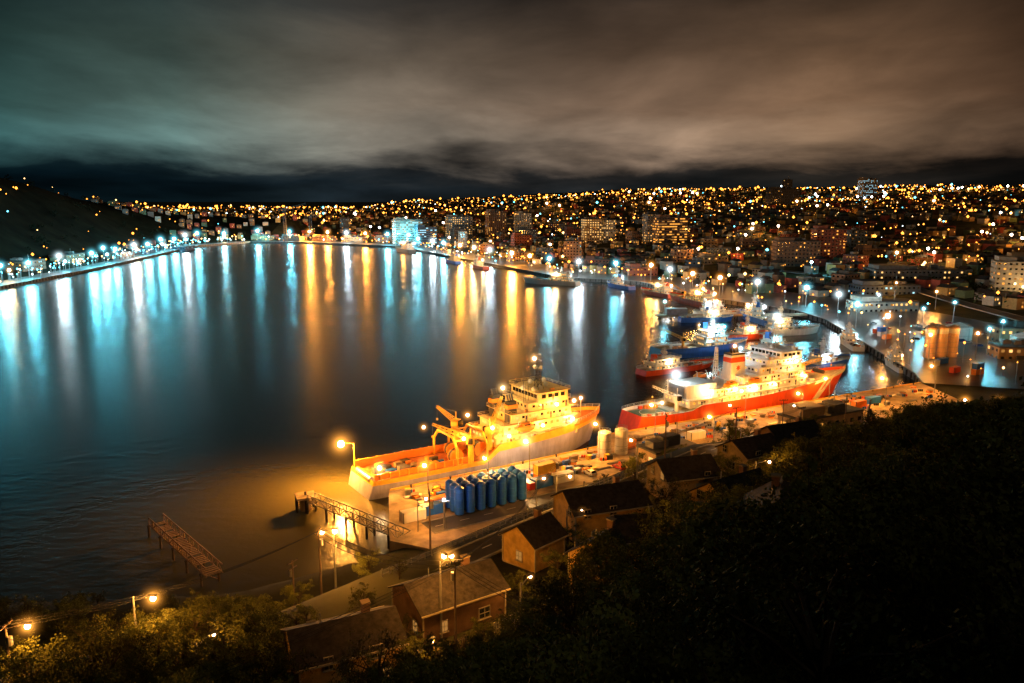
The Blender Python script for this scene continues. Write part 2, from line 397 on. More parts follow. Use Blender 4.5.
def tier(b,x0,x1,hw,z0,h,m,lit=.6,win=True,step=2.2,roof=None,ws=(.9,.75),wm=None):
    b.box((x0+x1)/2,0,z0+h/2,x1-x0,hw*2,h,m)
    b.box((x0+x1)/2,0,z0+h+.06,x1-x0+1.2,hw*2+1.2,.12,roof or m)
    b.rail([(x0-.5,-hw-.5,z0+h+.12),(x1+.5,-hw-.5,z0+h+.12),(x1+.5,hw+.5,z0+h+.12),(x0-.5,hw+.5,z0+h+.12),(x0-.5,-hw-.5,z0+h+.12)],1.0,m,2.2,.035)
    if win:
        z=z0+h*.58; n=int((x1-x0-1)/step)
        for i in range(n):
            x=x0+.8+(i+.5)*(x1-x0-1.6)/n
            for sd in (-1,1):
                mm=(wm or random.choice([winw,winy])) if random.random()<lit else glassd
                b.box(x,sd*(hw+.02),z,ws[0],.06,ws[1],mm)
            if i%4==1:
                for sd in (-1,1): b.box(x+step*.5,sd*(hw+.02),z0+1.0,.75,.05,1.9,darksteel)
        n=int(2*hw/1.9)
        for i in range(n):
            y=-hw+.8+(i+.5)*(2*hw-1.6)/n
            for xx in (x0-.02,x1+.02):
                b.box(xx,y,z,.06,ws[0],ws[1],(wm or winw) if random.random()<lit else glassd)
        for i in range(int((x1-x0)/3)):
            b.box(random.uniform(x0+1,x1-1),random.choice([-1,1])*(hw-.5),z0+h+.5,random.uniform(.6,1.6),.7,.8,random.choice([orangeh,steel,darksteel,m]))
def lattice(b,base,h,w,m,r=.09,n=5,top=.5):
    x,y,z=base
    for i in range(n):
        k0=1-(1-top)*i/n;k1=1-(1-top)*(i+1)/n; z0=z+h*i/n;z1=z+h*(i+1)/n
        c0=[(x+sx*w/2*k0,y+sy*w/2*k0,z0) for sx,sy in ((-1,-1),(1,-1),(1,1),(-1,1))]
        c1=[(x+sx*w/2*k1,y+sy*w/2*k1,z1) for sx,sy in ((-1,-1),(1,-1),(1,1),(-1,1))]
        for j in range(4):
            b.cyl(c0[j],c1[j],r,m,n=4,caps=False); b.cyl(c1[j],c1[(j+1)%4],r*.8,m,n=4,caps=False); b.cyl(c0[j],c1[(j+1)%4],r*.7,m,n=4,caps=False)
def boom(b,p0,p1,w,m,r=.07,n=8):
    p0=Vector(p0);p1=Vector(p1);d=(p1-p0).normalized();u=d.cross(Vector((0,0,1))).normalized();v=u.cross(d)
    prev=None
    for i in range(n+1):
        k=1-.6*i/n; c=p0.lerp(p1,i/n); q=[c+u*w/2*k*a+v*w/2*k*e for a,e in ((-1,-1),(1,-1),(1,1),(-1,1))]
        if prev:
            for j in range(4): b.cyl(prev[j],q[j],r,m,n=4,caps=False); b.cyl(prev[j],q[(j+1)%4],r*.6,m,n=4,caps=False)
        prev=q
def crane(b,x,y,z,h,reach,ang,m,lift=.6):
    b.cyl((x,y,z),(x,y,z+h),.8,m,.7,10); b.box(x,y,z+h+1,2.4,2.2,2,m,ang); b.box(x+math.cos(ang+1.57)*1.5,y+math.sin(ang+1.57)*1.5,z+h+1.1,1.4,1.2,1.6,glassd,ang)
    p1=(x+math.cos(ang)*reach,y+math.sin(ang)*reach,z+h+1+reach*lift); boom(b,(x,y,z+h+1.4),p1,1.3,m,.1)
    b.cyl((x,y,z+h+4.5),p1,.04,darksteel,n=4); b.cyl((x,y,z+h+1.5),(x,y,z+h+4.5),.15,m,n=6)
    b.cyl(p1,(p1[0],p1[1],p1[2]-3.5),.04,darksteel,n=4); b.box(p1[0],p1[1],p1[2]-3.8,.4,.4,.6,yellowp)
def lifeboat(b,x,y,z,L=7):
    b.ball((x,y,z),1,orangeh,10,8,(L/2,1.35,1.2)); b.box(x,y,z+.9,L*.4,1.5,.9,orangeh); b.box(x,y-.0,z+1.1,L*.3,1.56,.35,glassd)
    for k in (-L*.33,L*.33):
        b.cyl((x+k,y*.86,z-1.6),(x+k,y*.9,z+2.0),.12,whitep,n=6); b.cyl((x+k,y*.9,z+2.0),(x+k,y,z+2.1),.1,whitep,n=6)
def radarmast(b,x,z,h,m):
    lattice(b,(x,0,z),h*.7,1.8,m,.1,4,.4); b.cyl((x,0,z+h*.6),(x,0,z+h),.14,m,.07,6)
    for k,w in ((.45,5),(.66,3.4),(.82,2)): b.box(x,0,z+h*k,.3,w,.16,m); b.box(x+.6,0,z+h*k+.4,.25,w*.55,.25,whitep)
    b.ball((x,1.6,z+h*.5),.7,whitep); b.ball((x,-1.6,z+h*.55),.5,whitep)

random.seed(17)
SH=empty('offshore_supply_vessel',(-41.5,211.5,0),math.atan2(.54,.84))
zd=lambda u: 5.2 if u<.44 else (5.2+(u-.44)/.06*3.8 if u<.50 else 9.0+3.4*((u-.50)/.50)**1.3)
hl=Hull(79,17,zd,5,.72,.92)
hb=hl.build([(.22,boot),(.62,greyh),(.86,greyh),(1.1,yellowp)],deckred,orangeh); hb.obj('hull',SH)
b=MB()
tier(b,39,69,7.4,7.8,3,creamp,.75); tier(b,42,68,7.0,10.9,2.9,creamp,.75); tier(b,45,67,6.6,13.9,2.8,creamp,.6); tier(b,51,66,6.6,16.8,2.6,creamp,.6); tier(b,54,65,7.6,19.5,2.9,creamp,1,ws=(1.5,1.2),wm=glassd)
b.obj('superstructure',SH)
b=MB(); radarmast(b,59,22.4,12,darksteel)
for yy in (-4.5,4.5):
    b.box(46,yy,16.5,3.4,2.2,8,darksteel,taper=.85); b.box(46,yy,18.9,3.6,2.3,1.2,orangeh)
    for k in(-.8,0,.8): b.cyl((46+k,yy,20.3),(45.4+k,yy,22.6),.28,darksteel,n=8)
for i in range(12): 
    xx=50+i*1.4; yy=random.uniform(-5.5,5.5); b.cyl((xx,yy,19.4),(xx,yy,22+random.random()*6),.06,darksteel,n=4)
for i in range(6): b.ball((52+i*2.2,random.uniform(-5,5),23.1+random.random()*.6),.8,whitep)
b.obj('mast_and_funnels',SH)
b=MB(); crane(b,31,-6.2,4.2,6,11,2.6,yellowp,.45); crane(b,33,6.2,4.2,8,11,3.7,yellowp,.7); crane(b,38,-5.5,7,5,9,.6,yellowp,.9)
for xx in (26,31,36):
    pts=[(xx,-7.4,4.2),(xx,-7.2,9.5),(xx,-4.5,12.5),(xx,4.5,12.5),(xx,7.2,9.5),(xx,7.4,4.2)]
    for p,q in zip(pts[:-1],pts[1:]): b.cyl(p,q,.38,yellowp,n=8)
for yy in (-5.5,5.5): b.cyl((26,yy,11.4),(36,yy,11.4),.25,yellowp,n=6)
b.cyl((36.5,-2.8,6.6),(36.5,2.8,6.6),1.9,darksteel,n=14)
for yy in (-3,3): b.cyl((36.5,yy,6.6),(36.5,yy+.25,6.6),2.3,orangeh,n=14)
for xx,yy,rr in ((34,4.5,1.5),(28,-3.5,2.2),(30,3,2.0)):
    b.cyl((xx,yy,6),(xx,yy+2,6),rr,orangeh,n=14); b.cyl((xx,yy+.4,6),(xx,yy+1.6,6),rr*1.02,darksteel,n=14)
b.obj('deck_cranes_and_winches',SH)
b=MB()
for i in range(30):
    x=4+random.random()*20;y=random.uniform(-5.5,5.5); hh=random.uniform(.6,1.6); b.box(x,y,4.12+hh/2,random.uniform(.8,3.0),random.uniform(.6,2.0),hh,random.choice([orangeh,steel,bluetank,darksteel,yellowp,wood]),random.random()*.3)
for sd in (-1,1):
    b.box(15,sd*7.3,6.0,29,.5,1.5,orangeh)
    for i in range(11): b.box(2+i*2.8,sd*7.75,6,.25,.35,1.6,yellowp)
b.rail([(1,-7,4.2),(1,7,4.2)],1.3,yellowp); b.cyl((.5,-5,4.6),(.5,5,4.6),.9,steel,n=12)
b.cyl((.2,6.4,4.1),(.2,6.4,12.2),.18,yellowp,n=6); b.cyl((.2,6.4,12.1),(-3,7.5,12.6),.12,yellowp,n=6)  # last two cylinders: boom added to hold the stern lamp over the water
b.obj('cargo_deck_fittings',SH)
b=MB(); lifeboat(b,49,8.3,12.6,6.5); lifeboat(b,49,-8.3,12.6,6.5); b.rail([hl.p(u/20,1,-1) for u in range(13,21)],1,whitep); b.rail([hl.p(u/20,1,1) for u in range(13,21)],1,whitep)
b.cyl((71,-3,10.8),(71,3,10.8),.9,darksteel,n=10); b.box(74,0,10.8,3,2,1.6,creamp); b.cyl((76,0,10),(76,0,16),.15,creamp,n=6); b.obj('bow_gear_and_lifeboats',SH)
for p,c,P,r,R,A in (((-3.2,7.5,12.2),OR,260000,.7,14,.5),((2.5,-6,8),WW,5000,.4,7,.45),((38,-7,14),OR,10000,.36,7,.45),((37,6,15),OR,9000,.34,6,.4),((46,0,23.6),WW,7000,.36,7,.4),  # first entry: stern lamp set outboard and overpowered to gild the water
                    ((60,-8.8,18.5),OR,9000,.36,7,.4),((69.5,-5,17.5),OR,8000,.34,6,.4),((70,5,17.5),OR,7000,.34,5,.35),((55,-8.6,12.5),OR,5000,.32,5,.4),((59,2,31),WW,3500,.32,6,.4),((28,-7.6,12.5),OR,8000,.34,7,.45),((22,6,13.5),OR,6000,.3,5,.35),((66,-9,13),WW,5000,.32,6,.4),((43,-8.4,11),OR,4500,.3,4,.35),((76,0,16.4),OR,3500,.28,5,.35)):
    flood(SH,p,c,P,r,R,A)

CG=empty('red_coast_guard_ship',(42,271,0),math.atan2(.473,.881))
zd2=lambda u: 6.3 if u<.2 else (6.3+(u-.2)/.05*1.6 if u<.25 else 7.9+4.4*max(0,(u-.5)/.5)**1.5)
h2=Hull(100,16.5,zd2,9,.66,.7)
hb=h2.build([(.22,boot),(1.1,redh)],deckgrn,whitep)
for side in (-1,1):
    pr=None
    for k in range(11):
        t=.24+.76*k/10; u0=.80+.055*t*1.3; a=h2.p(u0,t,side,.05); c=h2.p(u0+.055,t,side,.05)
        if pr: hb.add([pr[0],pr[1],c,a],[(0,1,2,3)],whitep)
        pr=(a,c)
hb.obj('hull',CG)
b=MB()
tier(b,20,79,7.2,7.0,2.8,whitep,.85,wm=None,step=2.4); tier(b,31,78,6.9,9.9,2.7,whitep,.8); tier(b,46,77,6.5,12.7,2.7,whitep,.75); tier(b,54,76,6.2,15.5,2.6,whitep,.6); tier(b,58,75,6.0,18.2,2.5,whitep,.6); tier(b,63,73.5,8.2,20.8,2.8,whitep,1,ws=(1.4,1.1),wm=glassd)
b.box(27,0,12.2,14,10.5,5,whitep); b.box(19.9,0,12.0,.1,8.5,4.4,steel)
b.obj('superstructure',CG)
b=MB(); b.box(47,0,18.5,7.5,4.8,9.5,whitep,taper=.86); b.box(47,0,21.3,6.9,4.45,1.9,redh,taper=.95); b.box(47,0,23.4,6.6,4.3,.6,darksteel)
for sd in (-1,1):
    pts=[(47+1.3*math.cos(a)*(1 if i%2 else .45),0,18.2+1.3*math.sin(a)*(1 if i%2 else .45)) for i,a in enumerate([math.pi*2*j/14+.2 for j in range(14)])]
    b.add([(p[0],sd*2.36,p[2]) for p in pts]+[(47,sd*2.36,18.2)],[(i,(i+1)%14,14) for i in range(14)],redh)
for k in(-1.5,0,1.5): b.cyl((47+k,0,23.6),(46.6+k,0,25.4),.4,darksteel,n=8)
radarmast(b,68,23.6,14,whitep); lattice(b,(38,0,12.6),14,1.6,whitep,.12,5,.4)
for i in range(6): b.ball((58+i*2.6,random.uniform(-5,5),21.6+(2.8 if i>2 else 0)),.9,whitep)
b.obj('funnel_and_masts',CG)
b=MB(); crane(b,85,2,9.5,4,14,-.25,yellowp,.25); crane(b,16,-5,6,4,10,3.0,whitep,.5)
for x in (38,50): lifeboat(b,x,-8.2,14,7); lifeboat(b,x,8.2,14,7)
b.rail([h2.p(u/30,1,-1) for u in range(0,31)],1.0,whitep); b.rail([h2.p(u/30,1,1) for u in range(0,31)],1.0,whitep)
b.cyl((93,-2.5,12),(93,2.5,12),.8,darksteel,n=10)
b.box(9,0,5.35,13,11,.1,mat('helideck_green',(.09,.16,.11),.7))
n=28
for i in range(n):
    a0=2*math.pi*i/n;a1=2*math.pi*(i+1)/n
    b.add([(9+4.6*math.cos(a0),4.6*math.sin(a0),5.42),(9+4.6*math.cos(a1),4.6*math.sin(a1),5.42),(9+4.4*math.cos(a1),4.4*math.sin(a1),5.42),(9+4.4*math.cos(a0),4.4*math.sin(a0),5.42)],[(0,1,2,3)],whitep)
for i in range(14): b.box(4+random.random()*12,random.choice([-5.9,5.9,4.8,-4.6]),5.9,random.uniform(.8,2),random.uniform(.6,1.2),1.1,random.choice([whitep,steel,redh,orangeh]))
for i in range(14): b.box(80+random.random()*9,random.uniform(-4,4),8.8+random.random(),random.uniform(1,2.5),random.uniform(1,2),1.3,random.choice([whitep,steel,redh,yellowp]))
b.obj('deck_gear_and_boats',CG)
for p,c,P,r,R,A in (((19.4,0,18),WH,10000,.55,12,.5),((29,-8,12.5),WW,6000,.34,7,.4),((40,-8.8,12.2),OR,6000,.32,6,.4),((50,-8.8,11.6),WW,5000,.32,6,.4),((60,-8.6,11.8),OR,6000,.32,6,.4),
                    ((70,-9,19.8),WW,7000,.36,7,.4),((78.5,0,21.5),WW,9000,.36,8,.45),((47,0,26.2),OR,7000,.36,6,.35),((68,0,36),WH,4000,.36,9,.45),((8,-6.6,10.5),WW,6000,.32,6,.4),((97,0,17),OR,5000,.32,6,.4),((77,-7.4,13),OR,6500,.32,6,.4),((54,4,24),WH,4000,.32,6,.4)):
    flood(CG,p,c,P,r,R,A)

def vessel(name,x,y,ang,L,B,hm,sm,fb=3.2,tiers=3,aft=True,lights=((WW,3000),),hr=5,mast=8,cr=False):
    e=empty(name,(x,y,0),ang); z=lambda u: fb+ .35*fb*max(0,(u-.55)/.45)**1.5
    hh=Hull(L,B,z,L*.06,.66,.85); q=hh.build([(.25,boot),(1.1,hm)],deckgrn,sm,30,.8); q.obj('hull',e)
    b=MB(); x0,x1=(.12*L,.5*L) if aft else (.48*L,.78*L); zz=fb-.8
    for i in range(tiers):
        tier(b,x0+i*L*.025,x1-i*L*.03,B*.5*(.82-.07*i),zz,2.6,sm,.7,step=1.8); zz+=2.7
    radarmast(b,(x0+x1)/2,zz,mast,sm); b.box(x0+L*.05,0,zz+.4,L*.06,B*.25,3.2,hm,taper=.85)
    b.obj('superstructure_and_mast',e)
    b=MB()
    if cr: crane(b,L*(.3 if not aft else .7),0,fb-.6,3,L*.22,2.9 if not aft else .4,yellowp,.5)
    for i in range(7): b.box((L*.6 if aft else L*.08)+random.random()*L*.25,random.uniform(-B*.25,B*.25),fb-.2,random.uniform(1,2.4),random.uniform(.8,1.6),1.1,random.choice([steel,orangeh,darksteel,whitep]))
    b.rail([hh.p(u/16,1,-1) for u in range(0,17)],.9,sm); b.rail([hh.p(u/16,1,1) for u in range(0,17)],.9,sm); b.obj('deck_gear',e)
    for i,(c,P) in enumerate(lights):
        flood(e,(x0+(x1-x0)*(i+.5)/len(lights)-(2 if i%2 else 0),-B*.5*(1.15 if i%2==0 else -.8),zz-1.5+i*.8),c,P*1.4,.38 if y<450 else .75,hr,.45)
    return e
vessel('blue_survey_ship',74,402,.38,54,13,bluehull,whitep,5.2,4,False,((WH,9000),(WW,9000),(CY,8000),(WH,8000)),7,10,True)
vessel('small_red_tender',60,361,.5,42,9,redh,whitep,2.6,2,True,((WW,4000),),5,5)
vessel('blue_harbour_tug',116,398,.5,36,10,bluehull,whitep,3.4,3,False,((CY,8000),(OR,7000)),6,8)
vessel('blue_harbour_tug',142,372,.6,30,9,bluehull,whitep,3.2,2,True,((WH,5000),(OR,6000)),6,8)
vessel('red_coastal_tanker',150,585,1.9,62,12,redh,creamp,4.6,3,True,((OR,24000),(WW,24000),(OR,20000)),12,9,True)
vessel('fishing_trawler',168,505,1.75,44,10,bluehull,whitep,3.6,3,False,((WH,12000),(OR,12000)),8,9)
vessel('fishing_trawler',150,470,.3,38,10,whitep,whitep,3.6,3,True,((WW,12000),(WH,8000)),8,9)
vessel('fishing_trawler',118,455,.25,32,9,redh,whitep,3.2,2,False,((OR,9000),),7,8)
vessel('white_patrol_boat',128,552,.06,40,9,whitep,whitep,3.2,3,True,((WH,10000),(OR,9000)),8,8)
vessel('blue_harbour_tug',112,525,.05,34,9,bluehull,whitep,3.4,2,False,((WW,9000),),7,8)
vessel('fishing_trawler',108,715,2.0,40,9,bluehull,whitep,3.4,3,False,((WH,26000),),12,8)
vessel('fishing_trawler',132,655,2.0,42,10,redh,whitep,3.4,3,True,((OR,26000),(WW,20000)),12,8)
vessel('passenger_ferry',62,752,2.6,56,12,whitep,whitep,4,3,True,((WH,26000),(WW,26000)),12,7)
vessel('fishing_trawler',-30,925,1.95,45,10,redh,whitep,3.6,3,False,((WW,40000),),13,8)
vessel('fishing_trawler',-68,1010,1.95,50,10,bluehull,creamp,3.6,3,True,((OR,40000),),13,8)
vessel('cargo_ship',-150,1205,2.0,80,14,darksteel,whitep,6,4,True,((WH,40000),(OR,45000)),15,12,True)
vessel('white_patrol_boat',186,420,1.42,34,7,whitep,whitep,2.5,2,False,((WH,5000),),6,6)
vessel('white_patrol_boat',184,365,1.42,26,6,whitep,whitep,2.3,2,False,((OR,4000),),5,5)
b=MB(); b.box(150,540,2.4,104,7,1.0,concrete,.05)
for i in range(14):
    for s_ in(-1,1): b.cyl((101+i*7.5,537.5+i*.38+s_*2.6,-4),(101+i*7.5,537.5+i*.38+s_*2.6,2),.4,rubber,n=6)
b.box(112,538,5.2,14,5,4.5,mat('pier_shed_cladding',(.3,.32,.34),.6)); b.obj('finger_pier')
mast_light(104,538,2.9,9,CY,12000,.5,7,.4); mast_light(140,540,2.9,9,OR,14000,.5,7,.4)

# ------------------------------------------------------------ trestles
def trestle(name,p0,p1,w,z,m,broken=False):
    p0=Vector((*p0,z));p1=Vector((*p1,z)); d=(p1-p0); L=d.length; d.normalize(); u=Vector((-d.y,d.x,0)); b=MB(); n=int(L/2.6)
    for s in(-1,1):
        for zz in (0,1.9):
            b.cyl(p0+u*s*w/2+Vector((0,0,zz)),p1+u*s*w/2+Vector((0,0,zz)),.14,m,n=6)
        for i in range(n):
            a=p0.lerp(p1,i/n)+u*s*w/2; c=p0.lerp(p1,(i+1)/n)+u*s*w/2
            b.cyl(a,a+Vector((0,0,1.9)),.09,m,n=4); b.cyl(a if i%2 else a+Vector((0,0,1.9)),c+Vector((0,0,1.9)) if i%2 else c,.08,m,n=4)
    for i in range(n*3):
        if broken and random.random()<.25: continue
        c=p0.lerp(p1,(i+.5)/(n*3)); b.box(c.x,c.y,z+.12,.5,w,.08,m if broken else wood,math.atan2(d.y,d.x))
    for i in range(0,n+1,3):
        for s in(-1,1):
            c=p0.lerp(p1,i/n)+u*s*w/2*1.1; b.cyl((c.x,c.y,-4),(c.x,c.y,z),.28,wood if broken else darksteel,n=8)
        a=p0.lerp(p1,i/n); b.cyl(a+u*w/2*1.1-Vector((0,0,z-.4)),a-u*w/2*1.1,.09,m,n=4); b.box(a.x,a.y,z-.25,.4,w*1.3,.35,wood,math.atan2(d.y,d.x))
    return b.obj(name)
trestle('mooring_catwalk',(-52,196),(-24,172),2.2,3.2,steel)
b=MB(); b.cyl((-54,198,-4),(-54,198,3.6),1.6,concrete,n=12)
b.box(-54,198,3.8,5,5,.6,concrete,.4); b.cyl((-54,198,4.1),(-54,198,5),.3,darksteel,n=8)
for k in range(6): b.cyl((-54+2.6*math.cos(k),198+2.6*math.sin(k),-3),(-54+2.6*math.cos(k),198+2.6*math.sin(k),3.4),.35,rubber,n=6)
b.obj('mooring_dolphin')
jw=mat('jetty_timber',(.5,.33,.2),.85,scale=2,bump=.4)
trestle('old_wooden_jetty',(-86,182),(-62,155),3.4,3.0,jw,True)

# ------------------------------------------------------------ near quay equipment
b=MB()
for i in range(7):
    for j in range(3):
        x=-13+i*2.6+j*-1.3; y=186+i*1.7+j*2.3
        b.cyl((x,y,3.9),(x,y,10.4),1.2,bluetank,n=14); b.cyl((x,y,10.4),(x,y,11),1.2,bluetank,.4,14); b.cyl((x,y,3.45),(x,y,3.9),.9,darksteel,n=8)
        for k in (5.5,7.5,9.5): b.cyl((x,y,k),(x,y,k+.12),1.25,bluehull,n=14)
for s in(0,1):
    b.rail([(-13-2.6*s,184.8+4.6*s+1.7,10.9),(5-2.6*s,196.6+4.6*s,10.9)],1,bluetank)
b.obj('blue_bulk_tanks')
mast_light(-16,178,3.45,7,WH,1600,.2,2.5,.35)
def container(x,y,z,m,rz):
    b=MB(); b.box(0,0,1.3,6.06,2.44,2.5,m)
    for i in range(19):
        for sd in(-1,1): b.box(-2.85+i*.316,sd*1.24,1.3,.14,.07,2.3,m)
    for sx in(-1,1):
        for sy in(-1,1): b.box(sx*2.98,sy*1.17,1.3,.18,.18,2.62,darksteel)
    b.box(3.05,0,1.3,.06,.08,2.3,steel); b.obj('shipping_container',None,(x,y,z),rz)
cmats=[bluehull,orangeh,whitep,redh,steel,yellowp]
for (x,y,z,k) in ((8,206,3.46,0),(14,210,3.46,2),(9,210,3.46,1),(9,210,6.1,5),(36,240,3.46,1),(44,236,3.46,3),(60,250,3.46,2),(72,252,3.46,4),(130,290,3.46,1),(138,296,3.46,0),(-18,192,3.46,1),(-20,187,3.46,0),(-24,183,3.46,2),(210,440,3.3,1),(212,450,3.3,2),(212,450,5.9,0),(214,460,3.3,3),(240,455,3.3,5),(205,372,3.3,0),(198,366,3.3,2),(200,352,3.3,3),(208,348,3.3,1),(208,348,5.9,0)):
    container(x,y,z,cmats[k],.55+random.uniform(-.1,.1))
def tank(x,y,r,h,m,name='storage_silo',z=3.3,cone=True,stripe=None):
    b=MB(); b.cyl((0,0,0),(0,0,h),r,m,n=24)
    if cone: b.cyl((0,0,h),(0,0,h+r*.35),r,m,.3,24)
    if stripe: b.cyl((0,0,h*.8),(0,0,h*.95),r+.03,stripe,n=24,caps=False)
    for k in range(1,int(h/2.5)): b.cyl((0,0,k*2.5),(0,0,k*2.5+.12),r+.05,steel,n=24)
    for s in(-.25,.25): b.cyl((r+.25,s,0),(r+.25,s,h),.05,steel,n=4)
    for k in range(int(h/.5)): b.cyl((r+.25,-.25,k*.5),(r+.25,.25,k*.5),.03,steel,n=4)
    b.rail([(r*.9*math.cos(a),r*.9*math.sin(a),h) for a in [i*.785 for i in range(9)]],1,steel)
    b.obj(name,None,(x,y,z),-1.3)
silom=mat('silo_paint',(.66,.42,.26),.7,stain=True,var=.3)
for x,y in ((206,386),(212.3,387.5),(218.6,389),(211,393.6)): tank(x,y,2.6,15,silom,stripe=whitep)
for x,y in ((28,232),(33.5,235)): tank(x,y,2,7.5,whitep,'white_storage_tank',3.45)
tank(250,440,7,7,whitep,'white_storage_tank'); tank(262,402,6,8,whitep,'white_storage_tank')
def car(x,y,z,rz,m,name='parked_car',van=False):
    e=empty(name,(x,y,z),rz); b=MB(); L=4.5;W=1.8
    prof=[(-2.2,.35),(-2.25,.85),(-2.0,1.0),(-1.45,1.45),(.35,1.47),(1.0,1.0),(2.1,.85),(2.25,.6),(2.2,.35)] if not van else [(-2.6,.4),(-2.65,2.1),(-2.5,2.25),(1.3,2.25),(1.9,1.3),(2.6,1.05),(2.65,.4)]
    n=len(prof); vs=[];
    for sd in(-1,1):
        for px,pz in prof: vs.append((px,sd*W/2*(1 if pz<1.05 or van else .84),pz))
    fs=[tuple(range(n-1,-1,-1)),tuple(range(n,2*n))]+[(i,(i+1)%n,n+(i+1)%n,n+i) for i in range(n)]
    b.add(vs,fs,m); b.obj('body',e)
    b=MB()
    for sd in(-1,1):
        if not van: b.add([(-1.35,sd*.91,1.02),(.75,sd*.91,1.02),(.3,sd*.79,1.38),(-1.2,sd*.79,1.38)],[(0,1,2,3)],glassd)
        else: b.box(1.1,sd*.91,1.7,.9,.03,.6,glassd)
        b.box(2.2,sd*.6,.72,.12,.35,.16,whitep); b.box(-2.25,sd*.65,.8,.06,.3,.15,redh)
    if not van: b.add([(.42,-.72,1.45),(.42,.72,1.45),(1.0,.82,1.03),(1.0,-.82,1.03)],[(0,1,2,3)],glassd); b.add([(-1.5,-.7,1.46),(-1.5,.7,1.46),(-2.02,.8,1.02),(-2.02,-.8,1.02)],[(0,1,2,3)],glassd)
    else: b.add([(1.36,-.8,2.2),(1.36,.8,2.2),(1.93,.8,1.34),(1.93,-.8,1.34)],[(0,1,2,3)],glassd)
    b.obj('glass_and_lights',e); b=MB()
    for sx in(-1.4,1.4):
        for sd in(-1,1): b.cyl((sx,sd*.72,.34),(sx,sd*.93,.34),.34,rubber,n=14); b.cyl((sx,sd*.93,.34),(sx,sd*.945,.34),.2,steel,n=10)
    b.obj('wheels',e)
carm=[mat('car_paint_'+n,c,.3,.3,var=.05) for n,c in (('silver',(.45,.46,.48)),('blue',(.04,.1,.3)),('red',(.4,.03,.02)),('white',(.7,.7,.7)),('black',(.02,.02,.02)))]
for i in range(10):
    car(2+i*9+random.random()*3,204+i*5.1+random.random()*2,3.47,.58+random.choice([0,1.57]),random.choice(carm),'parked_car' if i%4 else 'parked_van',i%4==0)
for row in range(3):
    for i in range(24):
        if random.random()<.5: 
            if row<2 and i<5: continue
            car(222+row*24+i*.2,374.6+i*5.2,3.23,-.08+random.choice([0,math.pi]),random.choice(carm),'parked_car')

# ------------------------------------------------------------ buildings
facade={k:mat('facade_'+k,c,.85,scale=.3,var=.3) for k,c in dict(white=(.34,.31,.26),buff=(.30,.21,.12),brown=(.17,.09,.05),grey=(.15,.145,.14),dark=(.06,.058,.055),red=(.2,.055,.03),blue=(.07,.1,.14)).items()}
def building(name,x,y,w,d,h,yaw,fm,lit=.35,wmat=None,floor=3.4,bay=3.6,band=False,z=None,plant=True):
    b=MB(); z=(h1(x,y)-1.0) if z is None else z; b.box(0,0,h/2-2,w,d,h+4,fm)
    b.box(0,0,h+.25,w+.5,d+.5,.5,facade['dark'])
    if plant:
        for i in range(2+int(w/20)): b.box(random.uniform(-w/3,w/3),random.uniform(-d/4,d/4),h+1.8,random.uniform(3,7),random.uniform(3,5),random.uniform(1.8,3.4),random.choice([facade['grey'],facade['dark']]))
        b.cyl((w*.2,0,h+.5),(w*.2,0,h+7),.15,steel,n=5)
        if w>26: b.box(-w*.28,0,h+2,w*.35,d*.8,3.4,fm)
    nf=max(1,int(h/floor))
    for fl in range(nf):
        zz=(fl+.55)*h/nf; ll=lit*random.uniform(.2,1.6)
        for (len_,ax,off) in ((w,0,d/2),(w,0,-d/2),(d,1,w/2),(d,1,-w/2)):
            n=max(1,int(len_/bay))
            for i in range(n):
                p=-len_/2+(i+.5)*len_/n
                if random.random()<ll: m=(wmat if random.random()<.75 else winh) if wmat else random.choice([winw,winy,winy,winh,winh,winh])
                else: m=glassd
                sg=1 if off>0 else -1
                ww=len_/n*(.92 if band else .42)
                if ax==0: b.box(p,off+sg*.04,zz,ww,.12,floor*.42,m)
                else: b.box(off+sg*.04,p,zz,.12,ww,floor*.42,m)
        if band: b.box(0,0,(fl+1)*h/nf-.05,w+.4,d+.4,.3,fm)
    b.box(0,-d/2-.6,1.6,min(6,w*.3),1.2,3.2,facade['dark'])
    return b.obj(name,None,(x,y,z),yaw)
F=facade
building('hotel_building',118,1195,26,22,38,.15,F['buff'],.65,winw); building('hotel_building',143,1200,18,20,34,.15,F['white'],.45,winw)
building('office_tower',214,1090,40,24,38,.2,F['brown'],.4,winy,band=True); building('office_tower',196,1130,20,20,42,.2,F['grey'],.3)
building('glass_office_block',-185,1420,48,26,44,.4,F['white'],.45,winc,band=True); building('glass_office_block',-150,1390,34,22,32,.4,F['blue'],.45,winc,band=True)
building('office_tower',-95,1440,44,24,46,.3,F['grey'],.4,winw); building('office_tower',-30,1480,34,24,50,.3,F['brown'],.3); building('office_tower',20,1500,28,20,42,.3,F['white'],.3)
building('brick_warehouse',296,835,44,24,26,-.1,F['brown'],.15,winy); building('brick_warehouse',335,850,30,24,34,-.1,F['red'],.15,winy)
building('apartment_tower',880,2010,36,30,52,.1,F['white'],.5,winc); building('apartment_tower',575,1720,64,28,38,.1,F['dark'],.08); building('apartment_tower',585,1725,16,16,56,.1,F['dark'],.08)
building('office_block',388,610,34,20,26,-.35,F['white'],.2,winy); building('office_block',420,650,30,20,22,-.35,F['buff'],.3)
building('harbour_shed',352,700,76,26,9,.0,F['grey'],.2,winw); building('harbour_shed',300,640,50,20,8,.1,F['blue'],.2,winc); building('harbour_shed',262,560,44,18,8,.1,F['white'],.3,winw)
building('harbour_shed',250,388,22,12,7,-.1,F['buff'],.4,winw); building('port_office',275,430,22,14,10,-.1,F['buff'],.5,winw); building('harbour_shed',300,380,40,16,7,.2,F['blue'],.2)
